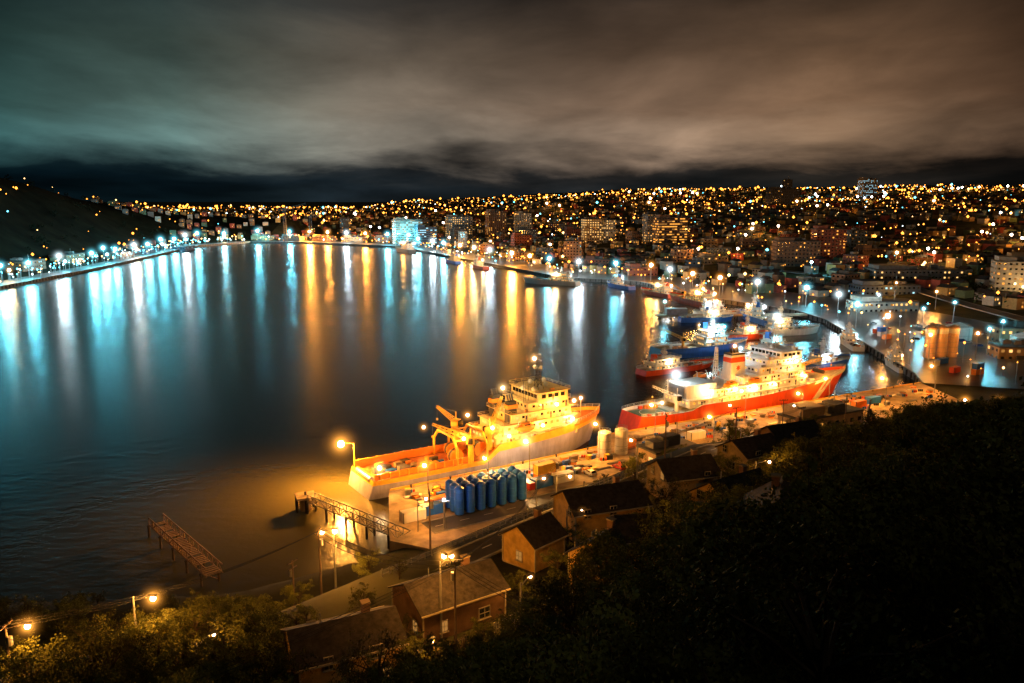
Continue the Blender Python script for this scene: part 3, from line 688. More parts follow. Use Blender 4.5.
building('harbour_shed',105,262,30,10,5.5,.5,F['buff'],.4,winy,z=3.4); building('harbour_shed',46,226,16,9,5,.5,F['buff'],.4,winw,z=3.4)
building('harbour_shed',250,330,40,14,8,.3,F['grey'],.2,z=3)
kinds=['office_block','apartment_block','brick_warehouse']
cnt=0;tries=0;placed=[(118,1195),(214,1090),(-185,1420),(-95,1440),(296,835),(388,610),(352,700),(300,640)]
while cnt<56 and tries<5000:
    tries+=1; y=random.uniform(640,2300); x=random.uniform(-.3,.66)*y
    d=float(sdist(np.array([x]),np.array([y]))[0])
    if d<42 or d>1100 or (x<-430): continue
    if random.random()>math.exp(-d/260): continue
    if min(math.dist((x,y),p) for p in placed)<36: continue
    placed.append((x,y)); cnt+=1
    hh=random.choice([9,12,12,15,18,22,28]) if d<350 and y>900 else random.choice([7,8,10,12]); building(random.choice(kinds),x,y,random.uniform(14,32),random.uniform(12,20),hh,random.uniform(-.3,.6),random.choice(list(F.values())+[F['brown'],F['red'],F['buff'],F['dark']]),random.uniform(.05,.25))
N=6400
yy=rng.uniform(0,1,N)**1.35*3300+520; xx=rng.uniform(-.66,.72,N)*yy
th=.35; gx=xx*math.cos(th)+yy*math.sin(th); gy=-xx*math.sin(th)+yy*math.cos(th); gy=np.round(gy/34)*34+rng.choice([-9,9],N); gx=np.round(gx/13)*13
xx=gx*math.cos(th)-gy*math.sin(th); yy=gx*math.sin(th)+gy*math.cos(th)
dd=sdist(xx,yy); hz=H(xx,yy)
keep=(dd>50)&~((xx<-440)&(yy<1450)&(dd>60))&(yy>430)&~((xx<340)&(yy<640))
b=MB(); hm=[mat('town_clapboard_'+k,c,.85) for k,c in (('white',(.42,.39,.33)),('ochre',(.42,.26,.09)),('red',(.3,.06,.04)),('green',(.09,.14,.08)),('grey',(.18,.17,.16)),('brown',(.2,.11,.06)))]
seen=set()
for x,y,z,k in zip(xx,yy,hz,keep):
    if not k: continue
    key=(round(x),round(y))
    if key in seen: continue
    seen.add(key)
    if any(abs(x-p[0])<24 and abs(y-p[1])<22 for p in placed): continue
    w=random.uniform(7,11);d=random.uniform(8,12);h=random.uniform(5,8.5);m=random.choice(hm); c,s=math.cos(th),math.sin(th)
    L=[(-w/2,-d/2),(w/2,-d/2),(w/2,d/2),(-w/2,d/2)]
    P=[(x+a*c-e*s,y+a*s+e*c) for a,e in L]
    vsb=[(p[0],p[1],z-3) for p in P]+[(p[0],p[1],z+h) for p in P]
    b.add(vsb,[(0,1,5,4),(1,2,6,5),(2,3,7,6),(3,0,4,7)],m)
    rh=random.choice([.3,2.4,3]); r0=(x-(-d/2)*s*1,y+(-d/2)*c,z+h+rh); r1=(x-(d/2)*s,y+(d/2)*c,z+h+rh)
    b.add([vsb[4],vsb[5],vsb[6],vsb[7],r0,r1],[(0,4,5,3),(1,2,5,4),(0,1,4),(2,3,5)],rooft)
    for fl in (1.6,4.4):
        if fl>h-1: continue
        for a in (-w*.28,w*.05,w*.3):
            if random.random()<.26:
                mm=random.choice([winy,winy,winw,winh])
                cx,cy=a,-d/2-.05; X0=x+cx*c-cy*s;Y0=y+cx*s+cy*c; dx,dy=c*.6,s*.6
                b.add([(X0-dx,Y0-dy,z+fl-.6),(X0+dx,Y0+dy,z+fl-.6),(X0+dx,Y0+dy,z+fl+.8),(X0-dx,Y0-dy,z+fl+.8)],[(0,1,2,3)],mm)
b.obj('distant_town_houses')
N=4600
yy=rng.uniform(0,1,N)**1.25*3300+520; xx=rng.uniform(-.70,.74,N)*yy
dens=wob(xx,yy,170)*.5+wob(xx+300,yy*1.3,420)*.6+.35+rng.uniform(-.35,.35,N)
gx=xx*math.cos(th)+yy*math.sin(th); gy=-xx*math.sin(th)+yy*math.cos(th); gy=np.round(gy/68)*68+rng.uniform(-9,9,N)
m2=rng.uniform(0,1,N)<.3; gx=np.where(m2,np.round(gx/130)*130,gx)
xx=gx*math.cos(th)-gy*math.sin(th); yy=gx*math.sin(th)+gy*math.cos(th)
dd=sdist(xx,yy);hz=H(xx,yy)
b=MB()
for x,y,z,d,q_ in zip(xx,yy,hz,dd,dens):
    if d<30 or y<480 or (q_<.12 and d>90 and x>-440): continue
    if x<-440 and y<1500 and (d>75) and random.random()<.70: continue
    q=random.random(); c=OR if q<.80 else WW if q<.90 else CY if q<.96 else WH
    r=(.00050*y+.30)*random.choice([.5,.6,.7,.9,1,1.2,1.5,2.4]); Z=z+8+r
    b.add([(x+r,y,Z),(x-r,y,Z),(x,y+r,Z),(x,y-r,Z),(x,y,Z+r),(x,y,Z-r)],[(0,2,4),(2,1,4),(1,3,4),(3,0,4),(2,0,5),(1,2,5),(3,1,5),(0,3,5)],dotm[c])
b.obj('distant_street_lights')
random.seed(5); k=0
while k<60:
    y=560+2100*random.random()**1.3; x=random.uniform(-.3,.68)*y
    d=float(sdist(np.array([x]),np.array([y]))[0])
    if d<60 or (x<-420): continue
    k+=1; q=random.random(); c=OR if q<.88 else WW if q<.95 else CY
    r=.45+.0006*y; mast_light(x,y,h1(x,y),15,c,20000+ y*38,r,(7+.007*y) if k%6==0 else 0,.45,'town_fill_lamp')  # masts added at random spots as ambient fill for the town houses
random.seed(9)
sl=[(-480,610),(-464,700),(-466,740),(-470,790),(-473,850),(-480,930),(-484,965),(-487,1000),(-496,1070),(-505,1130),(-517,1200),(-526,1270),(-537,1340),(-540,1400),(-515,1460),(-470,1512)]
for i,(x,y) in enumerate(sl):
    mast_light(x-9,y,3.2,15+random.random()*5,CY if i%4 else WH,random.uniform(150000,300000),.6+.0008*y,10+.011*y,.6)
    if i%2==0: mast_light(x-20,y+30,3.2,10,random.choice([CY,CY,WW]),50000,.5+.0006*y,7+.006*y,.45)
for x,y,c,P in ((-430,1510,CY,300000),(-390,1500,OR,2200000),(-350,1475,OR,450000),(-310,1450,WH,250000),(-270,1420,OR,400000),(-225,1385,CY,350000),(-185,1360,CY,350000)):
    mast_light(x+8,y+14,3.2,18,c,P,1.6,24,.6)
for x,y,c,P in ((-160,1290,CY,220000),(-130,1225,WH,140000),(-108,1165,CY,150000),(-80,1105,OR,750000),(-58,1050,WW,330000),(-36,1000,WH,120000),(-8,940,OR,750000),(12,890,OR,150000),(32,850,CY,160000),(60,806,WH,120000),
                (95,785,CY,110000),(126,762,OR,110000),(135,715,WH,55000),(146,672,OR,90000),(160,636,OR,90000),(180,602,WH,55000),(203,562,CY,70000),(209,520,WH,45000),(200,470,CY,24000),(195,420,OR,16000)):
    mast_light(x+8,y+6,3.2,15,c,P,.55+.0009*y,7+.013*y,.55)
for x,y,c,P in ((240,395,CY,14000),(262,420,CY,16000),(245,470,CY,28000),(280,500,CY,22000),(250,540,WH,22000),(300,560,OR,34000),(330,440,OR,28000),(350,500,OR,34000),(390,540,OR,34000),(300,620,OR,40000),(340,380,OR,24000),(201,377,OR,20000),(226,381,OR,18000),(380,590,WW,22000),(300,330,OR,18000),(420,560,OR,32000),(260,350,OR,13000)):
    mast_light(x,y,3.2,13,c,P,.45,7,.45)
b=MB()
for pts,cols,st in ((cs,[OR,WH,CY,WW,OR,OR],6),(ls,[CY,CY,WH,WW],3.4)):
    for a,c in zip(pts[:-1],pts[1:]):
        L=math.dist(a,c); t=(np.array(c)-np.array(a))/L; nn=np.array((t[1],-t[0]))
        for j in range(int(L/st)):
            p=np.array(a)+t*(j*st+random.random()*4)+nn*random.uniform(3,40); r=(.3+.0005*p[1])*random.choice([.7,1,1.4]); Z=3.2+random.uniform(3,10); col=random.choice(cols); x,y=p
            b.add([(x+r,y,Z),(x-r,y,Z),(x,y+r,Z),(x,y-r,Z),(x,y,Z+r),(x,y,Z-r)],[(0,2,4),(2,1,4),(1,3,4),(3,0,4),(2,0,5),(1,2,5),(3,1,5),(0,3,5)],dotm[col])
            b.cyl((x,y,3),(x,y,Z),.12,steel,n=4,caps=False)
b.obj('quayside_lights')
for x,y,hh,rr in ((-415,1470,62,40),(-372,1485,48,30)):
    b=MB(); lattice(b,(0,0,3),hh,5,darksteel,.35,8,.8); boom(b,(0,0,hh),(rr,0,hh+12),4,darksteel,.3); boom(b,(0,0,hh),(-rr*.35,0,hh+1),3,darksteel,.3); b.box(0,0,hh+2,5,5,4,darksteel); b.obj('dockside_crane',None,(x,y,0),random.random())
for i in range(7): building('harbour_shed',-525-12*(i%2),650+i*105,20,46,9,.05,random.choice([F['grey'],F['brown'],F['blue']]),.25,winc)
for i in range(5): building('harbour_shed',-480+i*62,1545-i*15,40,18,10,-.3,random.choice([F['grey'],F['buff'],F['brown']]),.3)

# ------------------------------------------------------------ foreground houses
def house(x,y,w,d,h,yaw,wall,rh=2.2,kind='gable',z=None,name='clapboard_house',lit=.1):
    z=(h1(x,y)) if z is None else z; e=empty(name,(x,y,z),yaw)
    b=MB(); b.box(0,0,-2.2,w+.1,d+.1,4.6,concrete); b.box(0,0,h/2+.1,w,d,h,wall)
    for sx in(-1,1): b.add([(sx*w/2,-d/2,h+.1),(sx*w/2,d/2,h+.1),(sx*w/2,0,h+rh+.1)],[(0,1,2)],wall)
    trim=trimm
    for sx in(-1,1):
        for sy in(-1,1): b.box(sx*(w/2+.02),sy*(d/2+.02),h/2+.1,.18,.18,h,trim)
    b.obj('walls',e)
    b=MB(); o=.45
    for sy in(-1,1):
        k=rh/(d/2); ze=h+.12-o*k
        b.add([(-w/2-o,sy*(d/2+o),ze),(w/2+o,sy*(d/2+o),ze),(w/2+o,0,h+rh+.15),(-w/2-o,0,h+rh+.15),
               (-w/2-o,sy*(d/2+o),ze+.16),(w/2+o,sy*(d/2+o),ze+.16),(w/2+o,0,h+rh+.33),(-w/2-o,0,h+rh+.33)],[(0,1,2,3),(4,5,6,7),(0,1,5,4),(1,2,6,5),(3,0,4,7)],rooft)
        b.box(0,sy*(d/2+o+.06),ze+.05,w+2*o,.1,.2,trim)
    b.box(w*.25,d*.1,h+rh*.75+.6,.8,.8,1.9,brick); b.box(w*.25,d*.1,h+rh*.75+1.6,.95,.95,.14,concrete); b.cyl((-w*.2,d*.12,h+rh*.5),(-w*.2,d*.12,h+rh+.9),.07,steel,n=6)
    b.obj('roof',e)
    b=MB(); nf=1 if h<4 else 2
    for fl in range(nf):
        zz=1.7+fl*2.7
        for (len_,ax,off) in ((w,0,d/2),(w,0,-d/2),(d,1,w/2),(d,1,-w/2)):
            n=max(1,int(len_/(2.9+random.random()*1.5)))
            for i in range(n):
                if random.random()<.18: continue
                p=-len_/2+(i+.5)*len_/n+random.uniform(-.2,.2); m=winh if random.random()<lit else glassd; sg=1 if off>0 else -1; ww=random.choice([.8,.95,.95,1.4]) if n<4 else .9
                if ax==0:
                    b.box(p,off+sg*.05,zz,ww+.2,.1,1.4,trim); b.box(p,off+sg*.08,zz,ww,.1,1.2,m); b.box(p,off+sg*.11,zz,ww,.1,.06,trim); b.box(p,off+sg*.11,zz,.05,.1,1.2,trim); b.box(p,off+sg*.12,zz-.76,ww+.4,.22,.08,trim)
                else:
                    b.box(off+sg*.05,p,zz,.1,ww+.2,1.4,trim); b.box(off+sg*.08,p,zz,.1,ww,1.2,m); b.box(off+sg*.11,p,zz,.1,ww,.06,trim); b.box(off+sg*.11,p,zz,.1,.05,1.2,trim); b.box(off+sg*.12,p,zz-.76,.22,ww+.4,.08,trim)
    b.obj('windows',e); b=MB(); b.box(w*.5+.07,0.0,1.15,.1,.95,2.1,mat('painted_door',(.25,.05,.04),.5)); b.box(w*.5+.7,0,.0,1.4,1.6,.25,concrete); b.obj('door',e)
    return e
trimm=mat('house_trim_paint',(.32,.28,.2),.7,var=.25)
ochre=mat('ochre_clapboard',(.52,.33,.09),.85,wave=5,scale=.8,var=.35); redc=mat('brown_clapboard',(.19,.11,.06),.85,wave=5,scale=.8,var=.35); buffc=mat('buff_clapboard',(.36,.27,.13),.85,wave=5,scale=.8,var=.35); greenc=mat('green_clapboard',(.12,.14,.08),.85,wave=5,scale=.8,var=.3); whc=mat('white_clapboard',(.6,.56,.46),.85,wave=5)
RA=math.atan2(.72,.693)
house(-17.5,76,10.5,7.5,4.6,RA-.35,ochre,1.8); house(-7.5,88,11,7.5,3.9,RA-.2,redc,1.9)
house(3,104,6,6,3.8,RA,ochre,2); house(13.5,115,12,8,4.4,RA-.45,ochre,2.2)
house(12,94,7.5,6.5,4.1,RA+.1,ochre,2.2); house(21,98,15,7.5,3.6,RA-.7,greenc,1.8)
house(32,109,10,7.5,4.2,RA-.2,ochre,2.4); house(29,129,9.5,7.5,4.2,RA-.5,buffc,2.2)
house(55,152,11,8,4.6,RA-.4,redc,2.4); house(44,141,9,7.5,4.1,RA-.3,buffc,2.1)
house(27,76,8,6.5,3.8,RA+.4,ochre,2.2); house(-46,70,9,7,3.2,RA-.2,redc,1.6)
house(98,166,15,9,4.6,.5,greenc,2.2); house(80,172,11,8,4.6,.7,buffc,2.2)
def fence(pts,h=1.3,m=None,name='picket_fence',gap=.32):
    b=MB(); m=m or whc
    for a,c in zip(pts[:-1],pts[1:]):
        L=math.dist(a,c);n=int(L/gap);ang=math.atan2(c[1]-a[1],c[0]-a[0]); zs=[h1(a[0]+(c[0]-a[0])*i/n,a[1]+(c[1]-a[1])*i/n) for i in range(n+1)]
        for i in range(n+1):
            t=i/n; x=a[0]+(c[0]-a[0])*t;y=a[1]+(c[1]-a[1])*t; b.box(x,y,zs[i]+h/2,.16,.03,h,m,ang)
            if i%7==0: b.box(x,y,zs[i]+h/2,.14,.14,h+.2,m,ang)
            if i<n:
                x2=a[0]+(c[0]-a[0])*(i+1)/n;y2=a[1]+(c[1]-a[1])*(i+1)/n
                for k in(.3,.85): b.cyl((x,y,zs[i]+h*k),(x2,y2,zs[i+1]+h*k),.04,m,n=4,caps=False)
    return b.obj(name)
fence([(-1,80),(4,84),(7.5,88)],1.6); fence([(-2,84),(3,89),(8,95)],1.2,whc,'picket_fence'); fence([bl(82,l) for l in (60,80,100,120)],1.0,steel,'guard_rail',1.2); fence([bl(60,l) for l in (40,50,58)],1.5,wood,'wooden_fence')
car(*bl(76.8,98),h1(*bl(76.8,98))+.16,RA,carm[3])

# ------------------------------------------------------------ street lamps in the foreground + wires
def zz(x,y): return h1(x,y)
street_lamp(-49,71,zz(-49,71),10,OR,7000,3.6,.5,.2,0,wooden=True)
street_lamp(-41,80,zz(-41,80),8.5,OR,11000,4.2,.5,.22,0)
street_lamp(-25.5,99,zz(-25.5,99),9.5,OR,15000,5,.5,.24,0,wooden=True)
street_lamp(-24,101,zz(-24,101),8.2,OR,8000,3.6,.45,.2,2.6)
street_lamp(-6,78,zz(-6,78),11,OR,13000,3.6,.45,.2,2.2,wooden=True)
street_lamp(-8,83,zz(-8,83),9.5,OR,5000,2.8,.4,.17,1)
street_lamp(-32,74,zz(-32,74),5.5,OR,3500,1.6,.35,.12,1)
street_lamp(-9,70,zz(-9,70),4.5,OR,1800,1.0,.3,.1,1)  # low lamp added to brighten the house wall
street_lamp(1,85,zz(1,85),5,OR,3000,1.6,.3,.12,1)
street_lamp(22,134,zz(22,134),8,OR,5000,2.6,.4,.18,2); street_lamp(7,120,zz(7,120),7,OR,6500,2.6,.4,.17,0); street_lamp(8,110,zz(8,110),5,OR,2600,1.8,.35,.14,0)
street_lamp(38,119,zz(38,119),6,OR,3500,1.8,.3,.15,0); street_lamp(19,86,zz(19,86),5,OR,2600,1.3,.3,.12,0)  # dim lamps like these are added among the houses to lift the dark trees
street_lamp(46,158,zz(46,158),9,OR,4000,2.4,.4,.17,2,wooden=True)
street_lamp(60,160,zz(60,160),10,OR,4000,0,.4,.15,2,wooden=True)
for x,y in ((-6,196),(26,228),(62,236),(100,266),(140,290),(170,312)):
    street_lamp(x,y,3.45,11,OR,30000,8,.45,.34,2.1)
street_lamp(-22,199,3.45,8,OR,22000,8,.45,.38,2.1); street_lamp(5,217,3.45,9,WW,22000,9,.5,.42,2.1); street_lamp(48,258,3.45,9,OR,20000,8,.45,.38,2.1); street_lamp(84,278,3.45,9,OR,20000,8,.45,.34,2.1); street_lamp(122,298,3.45,9,OR,20000,8,.45,.34,2.1)
street_lamp(-22,176,3.45,8,OR,11000,4,.4,.25,.5); street_lamp(6,187,3.45,9,OR,12000,4,.4,.25,.5)  # two orange lamps added to warm the grey quay paving
for x,y in ((128,215),(150,235)): street_lamp(x,y,zz(x,y),12,OR,9000,6,.45,.3,2,wooden=True)
for x,y,h in ((72,205,11),(96,222,11),(88,190,11),(-33,112,10),(-12,110,9),(30,150,9),(118,200,11)): utility_pole(x,y,zz(x,y),h,random.random()*3)
def wire(a,c,sag,b):
    a=Vector(a);c=Vector(c);pr=None
    for i in range(13):
        t=i/12;p=a.lerp(c,t)-Vector((0,0,sag*4*t*(1-t)))
        if pr is not None:b.cyl(pr,p,.03,rubber,n=4,caps=False)
        pr=p
b=MB(); pp=[(-90,60,32),(-49,71,zz(-49,71)+9.9),(-25.5,99,zz(-25.5,99)+9.3),(-6,78,zz(-6,78)+10.8),(7,120,zz(7,120)+9),(46,158,zz(46,158)+8.8),(60,160,zz(60,160)+9.8),(128,215,zz(128,215)+11.8)]
for a,c in zip(pp[:-1],pp[1:]):
    for o in(-.9,0,.9): wire((a[0]+o*.5,a[1]+o,a[2]),(c[0]+o*.5,c[1]+o,c[2]),1.6,b)
for o in (-.8,0,.8): wire((-6,78+o,zz(-6,78)+10.8),(-60,52+o,34),2.5,b); wire((-6,78+o,zz(-6,78)+10.8),(20,40+o,52),2.0,b)
b.obj('power_lines')

# ------------------------------------------------------------ trees
bark=mat('tree_bark',(.06,.045,.03),.95,scale=3,spec=.1)
leafA=mat('leaf_green',(.105,.115,.028),.9,scale=.7,var=.6,rvar=True,spec=.08); leafB=mat('spruce_needles',(.04,.052,.022),.95,scale=.8,var=.5,rvar=True,spec=.05)
def tree_mesh(seed,Ht,R,leaves=4600,ls=.18):
    rd=random.Random(seed); b=MB()
    b.cyl((0,0,-1),(0,0,Ht*.45),.22,bark,.13,7); b.cyl((0,0,Ht*.45),(rd.uniform(-.3,.3),0,Ht*.85),.13,bark,.04,6)
    cl=[]
    for i in range(17):
        a=rd.random()*6.28; zf=rd.uniform(.28,.97); rr=R*math.sqrt(max(.05,1-((zf-.55)/.55)**2))*rd.uniform(.4,1.1)
        p=(math.cos(a)*rr,math.sin(a)*rr,Ht*zf); z0=Ht*max(.2,zf-.3)
        mid=(p[0]*.5,p[1]*.5,(z0+p[2])/2+.2); b.cyl((0,0,z0),mid,.08,bark,.05,5,False); b.cyl(mid,p,.05,bark,.02,5,False)
        cl.append((p,rd.uniform(.45,1.05)*R*.34))
        for k in range(3):
            q=(p[0]+rd.uniform(-1,1)*R*.34,p[1]+rd.uniform(-1,1)*R*.34,p[2]+rd.uniform(-.5,.9)*R*.32); b.cyl(p,q,.025,bark,.01,4,False); cl.append((q,rd.uniform(.3,.75)*R*.27))
    tot=sum(c[1]**2 for c in cl)
    for c,r in cl:
        n=int(leaves*r*r/tot)
        for i in range(n):
            v=Vector((rd.gauss(0,1),rd.gauss(0,1),rd.gauss(0,.8))).normalized()*r*(rd.random()**.45)*rd.uniform(.7,1.35); p=Vector(c)+v
            u=Vector((rd.gauss(0,1),rd.gauss(0,1),rd.gauss(0,1))).normalized(); w=u.orthogonal().normalized(); s=ls*rd.uniform(.5,1.4)
            b.add([p-u*s*.5,p+w*s*.32,p+u*s*.6,p-w*s*.32],[(0,1,2,3)],leafA)
    return b
def spruce_mesh(seed,Ht,R,leaves=3200):
    rd=random.Random(seed); b=MB(); b.cyl((0,0,-1),(0,0,Ht),.18,bark,.02,6)
    for i in range(44):
        zf=.1+.88*i/44; rr=R*(1-zf)*rd.uniform(.75,1.15)+.15; a=i*2.4; tip=Vector((math.cos(a)*rr,math.sin(a)*rr,Ht*zf-rr*.25)); b.cyl((0,0,Ht*zf),tip,.03,bark,.01,4,False)
        for k in range(int(leaves/44)):
            t=rd.uniform(.15,1.05); p=Vector((0,0,Ht*zf)).lerp(tip,t)+Vector((rd.gauss(0,.14),rd.gauss(0,.14),rd.gauss(-.05,.1))); u=Vector((math.cos(a+rd.uniform(-1,1)),math.sin(a+rd.uniform(-1,1)),rd.uniform(-.5,.2))).normalized(); w=u.orthogonal(); s=.22*rd.uniform(.6,1.3)
            b.add([p-u*s*.5,p+w*s*.25,p+u*s*.6,p-w*s*.25],[(0,1,2,3)],leafB)
    return b
protos=[]
for i in range(5):
    o=tree_mesh(100+i,6.5,2.9).obj('tree_proto'); protos.append(o.data); bpy.data.objects.remove(o)
sp=[]
for i in range(2):
    o=spruce_mesh(50+i,8,2.1).obj('tree_proto'); sp.append(o.data); bpy.data.objects.remove(o)
bu=tree_mesh(300,2.6,2.0,2200,.14).obj('p'); bush=bu.data; bpy.data.objects.remove(bu)
def put(me,name,x,y,s,z=None):
    o=bpy.data.objects.new(name,me); COL.objects.link(o); o.location=(x,y,(zz(x,y) if z is None else z)-.1); o.rotation_euler=(0,0,random.random()*6.28); o.scale=(s*random.uniform(.9,1.15),s*random.uniform(.9,1.15),s); return o
houses=[(-17.5,76),(-7.5,88),(3,104),(13.5,115),(12,94),(21,98),(32,109),(29,129),(55,152),(44,141),(27,76),(98,166),(80,172),(3,86)]
# the residents keep the view from the lookout open: treetop slope limit against bearing
bx=[-.75,-.55,-.35,-.2,-.08,.0,.05,.1,.16,.24,.30,.38,.46,.7]
bs=[.53,.52,.53,.58,.60,.57,.52,.45,.42,.38,.345,.30,.265,.245]
def vlim(x,y): return 80-float(np.interp(x/y,bx,bs))*y
random.seed(21); k=0;tries=0
while k<370 and tries<9000:
    tries+=1; y=random.uniform(18,190); x=random.uniform(-.75,.78)*y
    if y<40 and random.random()<.5: continue
    s_=x*NX+y*NY; l=x*.693+y*.72
    if s_>118: continue
    if (74<s_<82 and l>66) or min(math.dist((x,y),p) for p in houses)<6.0: continue
    z=zz(x,y); sc=random.uniform(.6,1.3); Hh=7.0*sc
    lim=vlim(x,y)
    if z+Hh>lim:
        sc=(lim-z)/7.0
        if sc<.3: continue
    k+=1
    if sc<.42: put(bush,'hillside_shrub',x,y,sc*2.3)
    elif random.random()<.1: put(random.choice(sp),'spruce_tree',x,y,sc*.85)
    else: put(random.choice(protos),'deciduous_tree',x,y,sc)
k=0;tries=0
while k<150 and tries<5000:
    tries+=1; y=random.uniform(60,152); x=random.uniform(-.8,-.1)*y
    if float(sdist(np.array([x]),np.array([y]))[0])<3 : continue
    s_=x*NX+y*NY; l=x*.693+y*.72
    if s_<62 or (x>-22 and s_>118) or min(math.dist((x,y),p) for p in houses)<7: continue
    if l>66 and 74<s_<82: continue
    if min(math.dist((x,y),p) for p in ((-41,80),(-49,71),(-25.5,99),(-32,74)))<3: continue
    sc=min(random.uniform(.7,1.3),(vlim(x,y)-zz(x,y))/7.2)
    if sc<.25: continue
    k+=1; put(random.choice(protos) if sc>.4 else bush,'deciduous_tree' if sc>.4 else 'hillside_shrub',x,y,sc if sc>.4 else sc*2.4)
for x,y,s in ((10,61,1.35),(15,64,1.3),(5,60,1.05),(13,70,1.1),(-6,64,.65),(-2,66,.65),(2,67,.85),(-1,73,.55),(-3,80,.5),(-12,82,.5),(-1,90,.55),(20,70,1.3),(8,77,.95),(17,80,1.0),(1,93,.5),(6,98,.6),(19,108,.8),(24,118,.95),(37,122,.95),(24,88,1.0),(17,90,.85),(16,103,.75),(38,100,1.1),(33,92,1.1),(30,101,.85),(45,128,1.0),(38,134,.8),(20,122,.8),(-20,104,.6),(-30,104,.7),(-15,99,.5),(-18,90,.55),(-24,86,.5),(50,140,.9),(64,148,1.0),(50,147,.7),(36,116,.8),(8,108,.6),(22,136,.8)):
    put(random.choice(protos),'deciduous_tree',x,y,s)
for x,y,s in ((44,215,1.2),(40,210,1.0),(50,219,1.0),(58,205,1.3),(66,214,1.1),(24,196,1),(12,182,1),(84,228,1),(92,234,.9),(33,203,1),(0,170,.8),(6,176,.9)): put(random.choice(protos),'deciduous_tree',x,y,s)
for x,y,s in ((108,212,1.1),(112,208,1.0),(95,205,1)): put(sp[0],'spruce_tree',x,y,s)
for i in range(560):
    y=random.uniform(14,150);x=random.uniform(-.75,.78)*y; s_=x*NX+y*NY; l=x*.693+y*.72
    if (74<s_<82 and l>66) or s_>118 or min(math.dist((x,y),p) for p in houses)<5.6: continue
    if zz(x,y)+2.4>vlim(x,y): continue
    put(bush,'hillside_shrub',x,y,random.uniform(.4,.9))
for i in range(90):
    x=random.uniform(8,42);y=random.uniform(14,48)
    put(bush,'hillside_shrub',x,y,random.uniform(.4,.75))
b=MB(); rd=random.Random(4)
N=1700; yy=rng.uniform(0,1,N)**1.2*2600+480; xx=rng.uniform(-.7,.72,N)*yy; dd=sdist(xx,yy); hz=H(xx,yy)
for x,y,z,d in zip(xx,yy,hz,dd):
    if d<55 or (y<660 and x<330) : continue
    R=rd.uniform(3,6)
    for i in range(26):
        v=Vector((rd.gauss(0,1),rd.gauss(0,1),rd.gauss(0,1))).normalized()*R*rd.random()**.4; p=Vector((x,y,z+R*.9))+v; u=Vector((rd.gauss(0,1),rd.gauss(0,1),rd.gauss(0,1))).normalized(); w=u.orthogonal().normalized(); s=R*.5
        b.add([p-u*s*.5,p+w*s*.4,p+u*s*.5,p-w*s*.4],[(0,1,2,3)],leafB if x>-480 else heath)
b.obj('distant_tree_mass')

# ------------------------------------------------------------ sky
w=bpy.data.worlds.new('World'); scene.world=w; w.use_nodes=True; nt=w.node_tree
for n in list(nt.nodes): nt.nodes.remove(n)
N_=nt.nodes.new; Lk=nt.links.new
out=N_('ShaderNodeOutputWorld'); bg=N_('ShaderNodeBackground'); Lk(bg.outputs[0],out.inputs[0])
tc=N_('ShaderNodeTexCoord'); sep=N_('ShaderNodeSeparateXYZ'); Lk(tc.outputs['Generated'],sep.inputs[0])
def M(op,a,b_=None,c=None,cl=False):
    n=N_('ShaderNodeMath'); n.operation=op; n.use_clamp=cl
    for i,v in enumerate((a,b_,c)):
        if v is None: continue
        if isinstance(v,(int,float)): n.inputs[i].default_value=v
        else: Lk(v,n.inputs[i])
    return n.outputs[0]
x_,y_,z_=sep.outputs
zp=M('MAXIMUM',z_,0.0); den=M('ADD',zp,.11)
cx=M('DIVIDE',x_,den); cy=M('DIVIDE',y_,den)
cmb=N_('ShaderNodeCombineXYZ'); Lk(cx,cmb.inputs[0]); Lk(cy,cmb.inputs[1])
def tex(src,scale,rot,sc,det,ro,dis):
    mp=N_('ShaderNodeMapping'); mp.inputs['Rotation'].default_value=rot; mp.inputs['Scale'].default_value=scale; Lk(src,mp.inputs[0])
    n=N_('ShaderNodeTexNoise'); n.inputs['Scale'].default_value=sc; n.inputs['Detail'].default_value=det; n.inputs['Roughness'].default_value=ro; n.inputs['Distortion'].default_value=dis; Lk(mp.outputs[0],n.inputs['Vector']); return n.outputs['Fac']
n1=tex(cmb.outputs[0],(.55,.3,1),(0,0,.55),1,4,.5,.3)
n3=tex(cmb.outputs[0],(1.2,.7,1),(0,0,.75),1,6,.56,.4)
n2=tex(tc.outputs['Generated'],(5,5,20),(0,.12,0),1,7,.6,.3)
e=M('ADD',zp,M('MULTIPLY',M('SUBTRACT',n2,.5),.080))
e=M('ADD',e,M('MULTIPLY',M('SUBTRACT',n1,.5),.05))
cr=N_('ShaderNodeValToRGB'); Lk(M('MULTIPLY',e,2.0),cr.inputs[0]); R_=cr.color_ramp
pts=[(0,(.013,.018,.022)),(.03,(.013,.019,.025)),(.06,(.026,.030,.034)),(.095,(.18,.16,.14)),(.135,(.38,.33,.275)),(.22,(.24,.19,.148)),(.34,(.135,.105,.08)),(.46,(.052,.045,.04)),(.66,(.014,.014,.014)),(1,(.007,.007,.007))]
while len(R_.elements)<len(pts): R_.elements.new(.5)
for el,(p,c) in zip(R_.elements,pts): el.position=p; el.color=(*c,1)
tint=N_('ShaderNodeValToRGB'); Lk(M('MULTIPLY_ADD',x_,.9,.5,True),tint.inputs[0]); T=tint.color_ramp
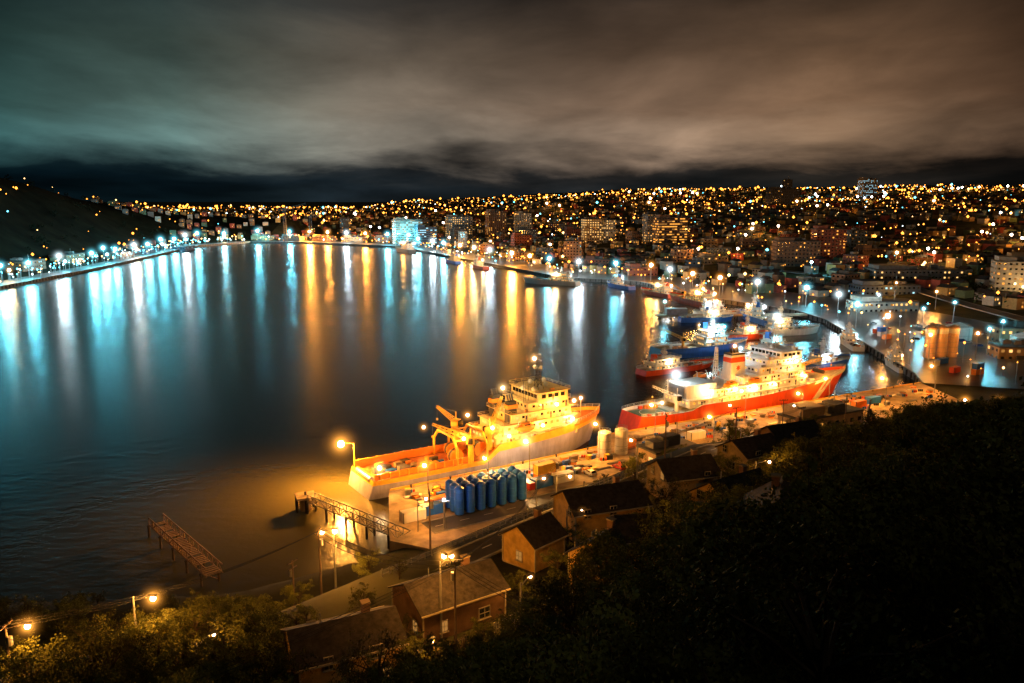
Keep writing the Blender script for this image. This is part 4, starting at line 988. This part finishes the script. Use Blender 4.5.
T.elements[0].position=.02; T.elements[0].color=(.12,.40,.48,1); T.elements[1].position=.98; T.elements[1].color=(.50,.33,.23,1)
for p,c in ((.16,(.34,.68,.76)),(.34,(.92,.97,.95)),(.6,(1.12,.90,.75)),(.82,(1.02,.73,.52))):
    q=T.elements.new(p); q.color=(*c,1)
mx=N_('ShaderNodeMix'); mx.data_type='RGBA'; mx.blend_type='MULTIPLY'; mx.inputs[0].default_value=1; Lk(cr.outputs[0],mx.inputs[6]); Lk(tint.outputs[0],mx.inputs[7])
b1=M('ADD',M('MULTIPLY',M('SUBTRACT',n1,.34),2.6,None,True),.32)
b2=M('MULTIPLY_ADD',M('SUBTRACT',n3,.5),1.35,.96)
br=M('MULTIPLY',M('MULTIPLY',b1,b2),M('MULTIPLY_ADD',y_,1.1,.05,True))
mx2=N_('ShaderNodeVectorMath'); mx2.operation='SCALE'; Lk(mx.outputs[2],mx2.inputs[0]); Lk(br,mx2.inputs['Scale'])
sky=N_('ShaderNodeTexSky'); sky.sky_type='NISHITA'; sky.sun_disc=False; sky.sun_elevation=math.radians(-4); sky.sun_rotation=math.radians(200)
sk=N_('ShaderNodeVectorMath'); sk.operation='SCALE'; sk.inputs['Scale'].default_value=.02; Lk(sky.outputs[0],sk.inputs[0])
ad=N_('ShaderNodeVectorMath'); ad.operation='ADD'; Lk(mx2.outputs[0],ad.inputs[0]); Lk(sk.outputs[0],ad.inputs[1])
Lk(ad.outputs[0],bg.inputs[0]); bg.inputs[1].default_value=1.0
sun=bpy.data.lights.new('ambient_fill_sun','SUN'); sun.energy=.11; sun.angle=.3; sun.color=(1,.85,.6); so=bpy.data.objects.new('ambient_fill_sun',sun); COL.objects.link(so); so.rotation_euler=(math.radians(35),0,math.radians(30))  # no moon here: weak sun lamp added as ambient fill

# ------------------------------------------------------------ camera
cam=bpy.data.cameras.new('camera'); cam.lens=28; cam.sensor_width=36; cam.clip_end=20000; cam.clip_start=.5
co=bpy.data.objects.new('camera',cam); COL.objects.link(co); co.location=(0,0,80); co.rotation_euler=(math.radians(90-10.08),0,0); scene.camera=co
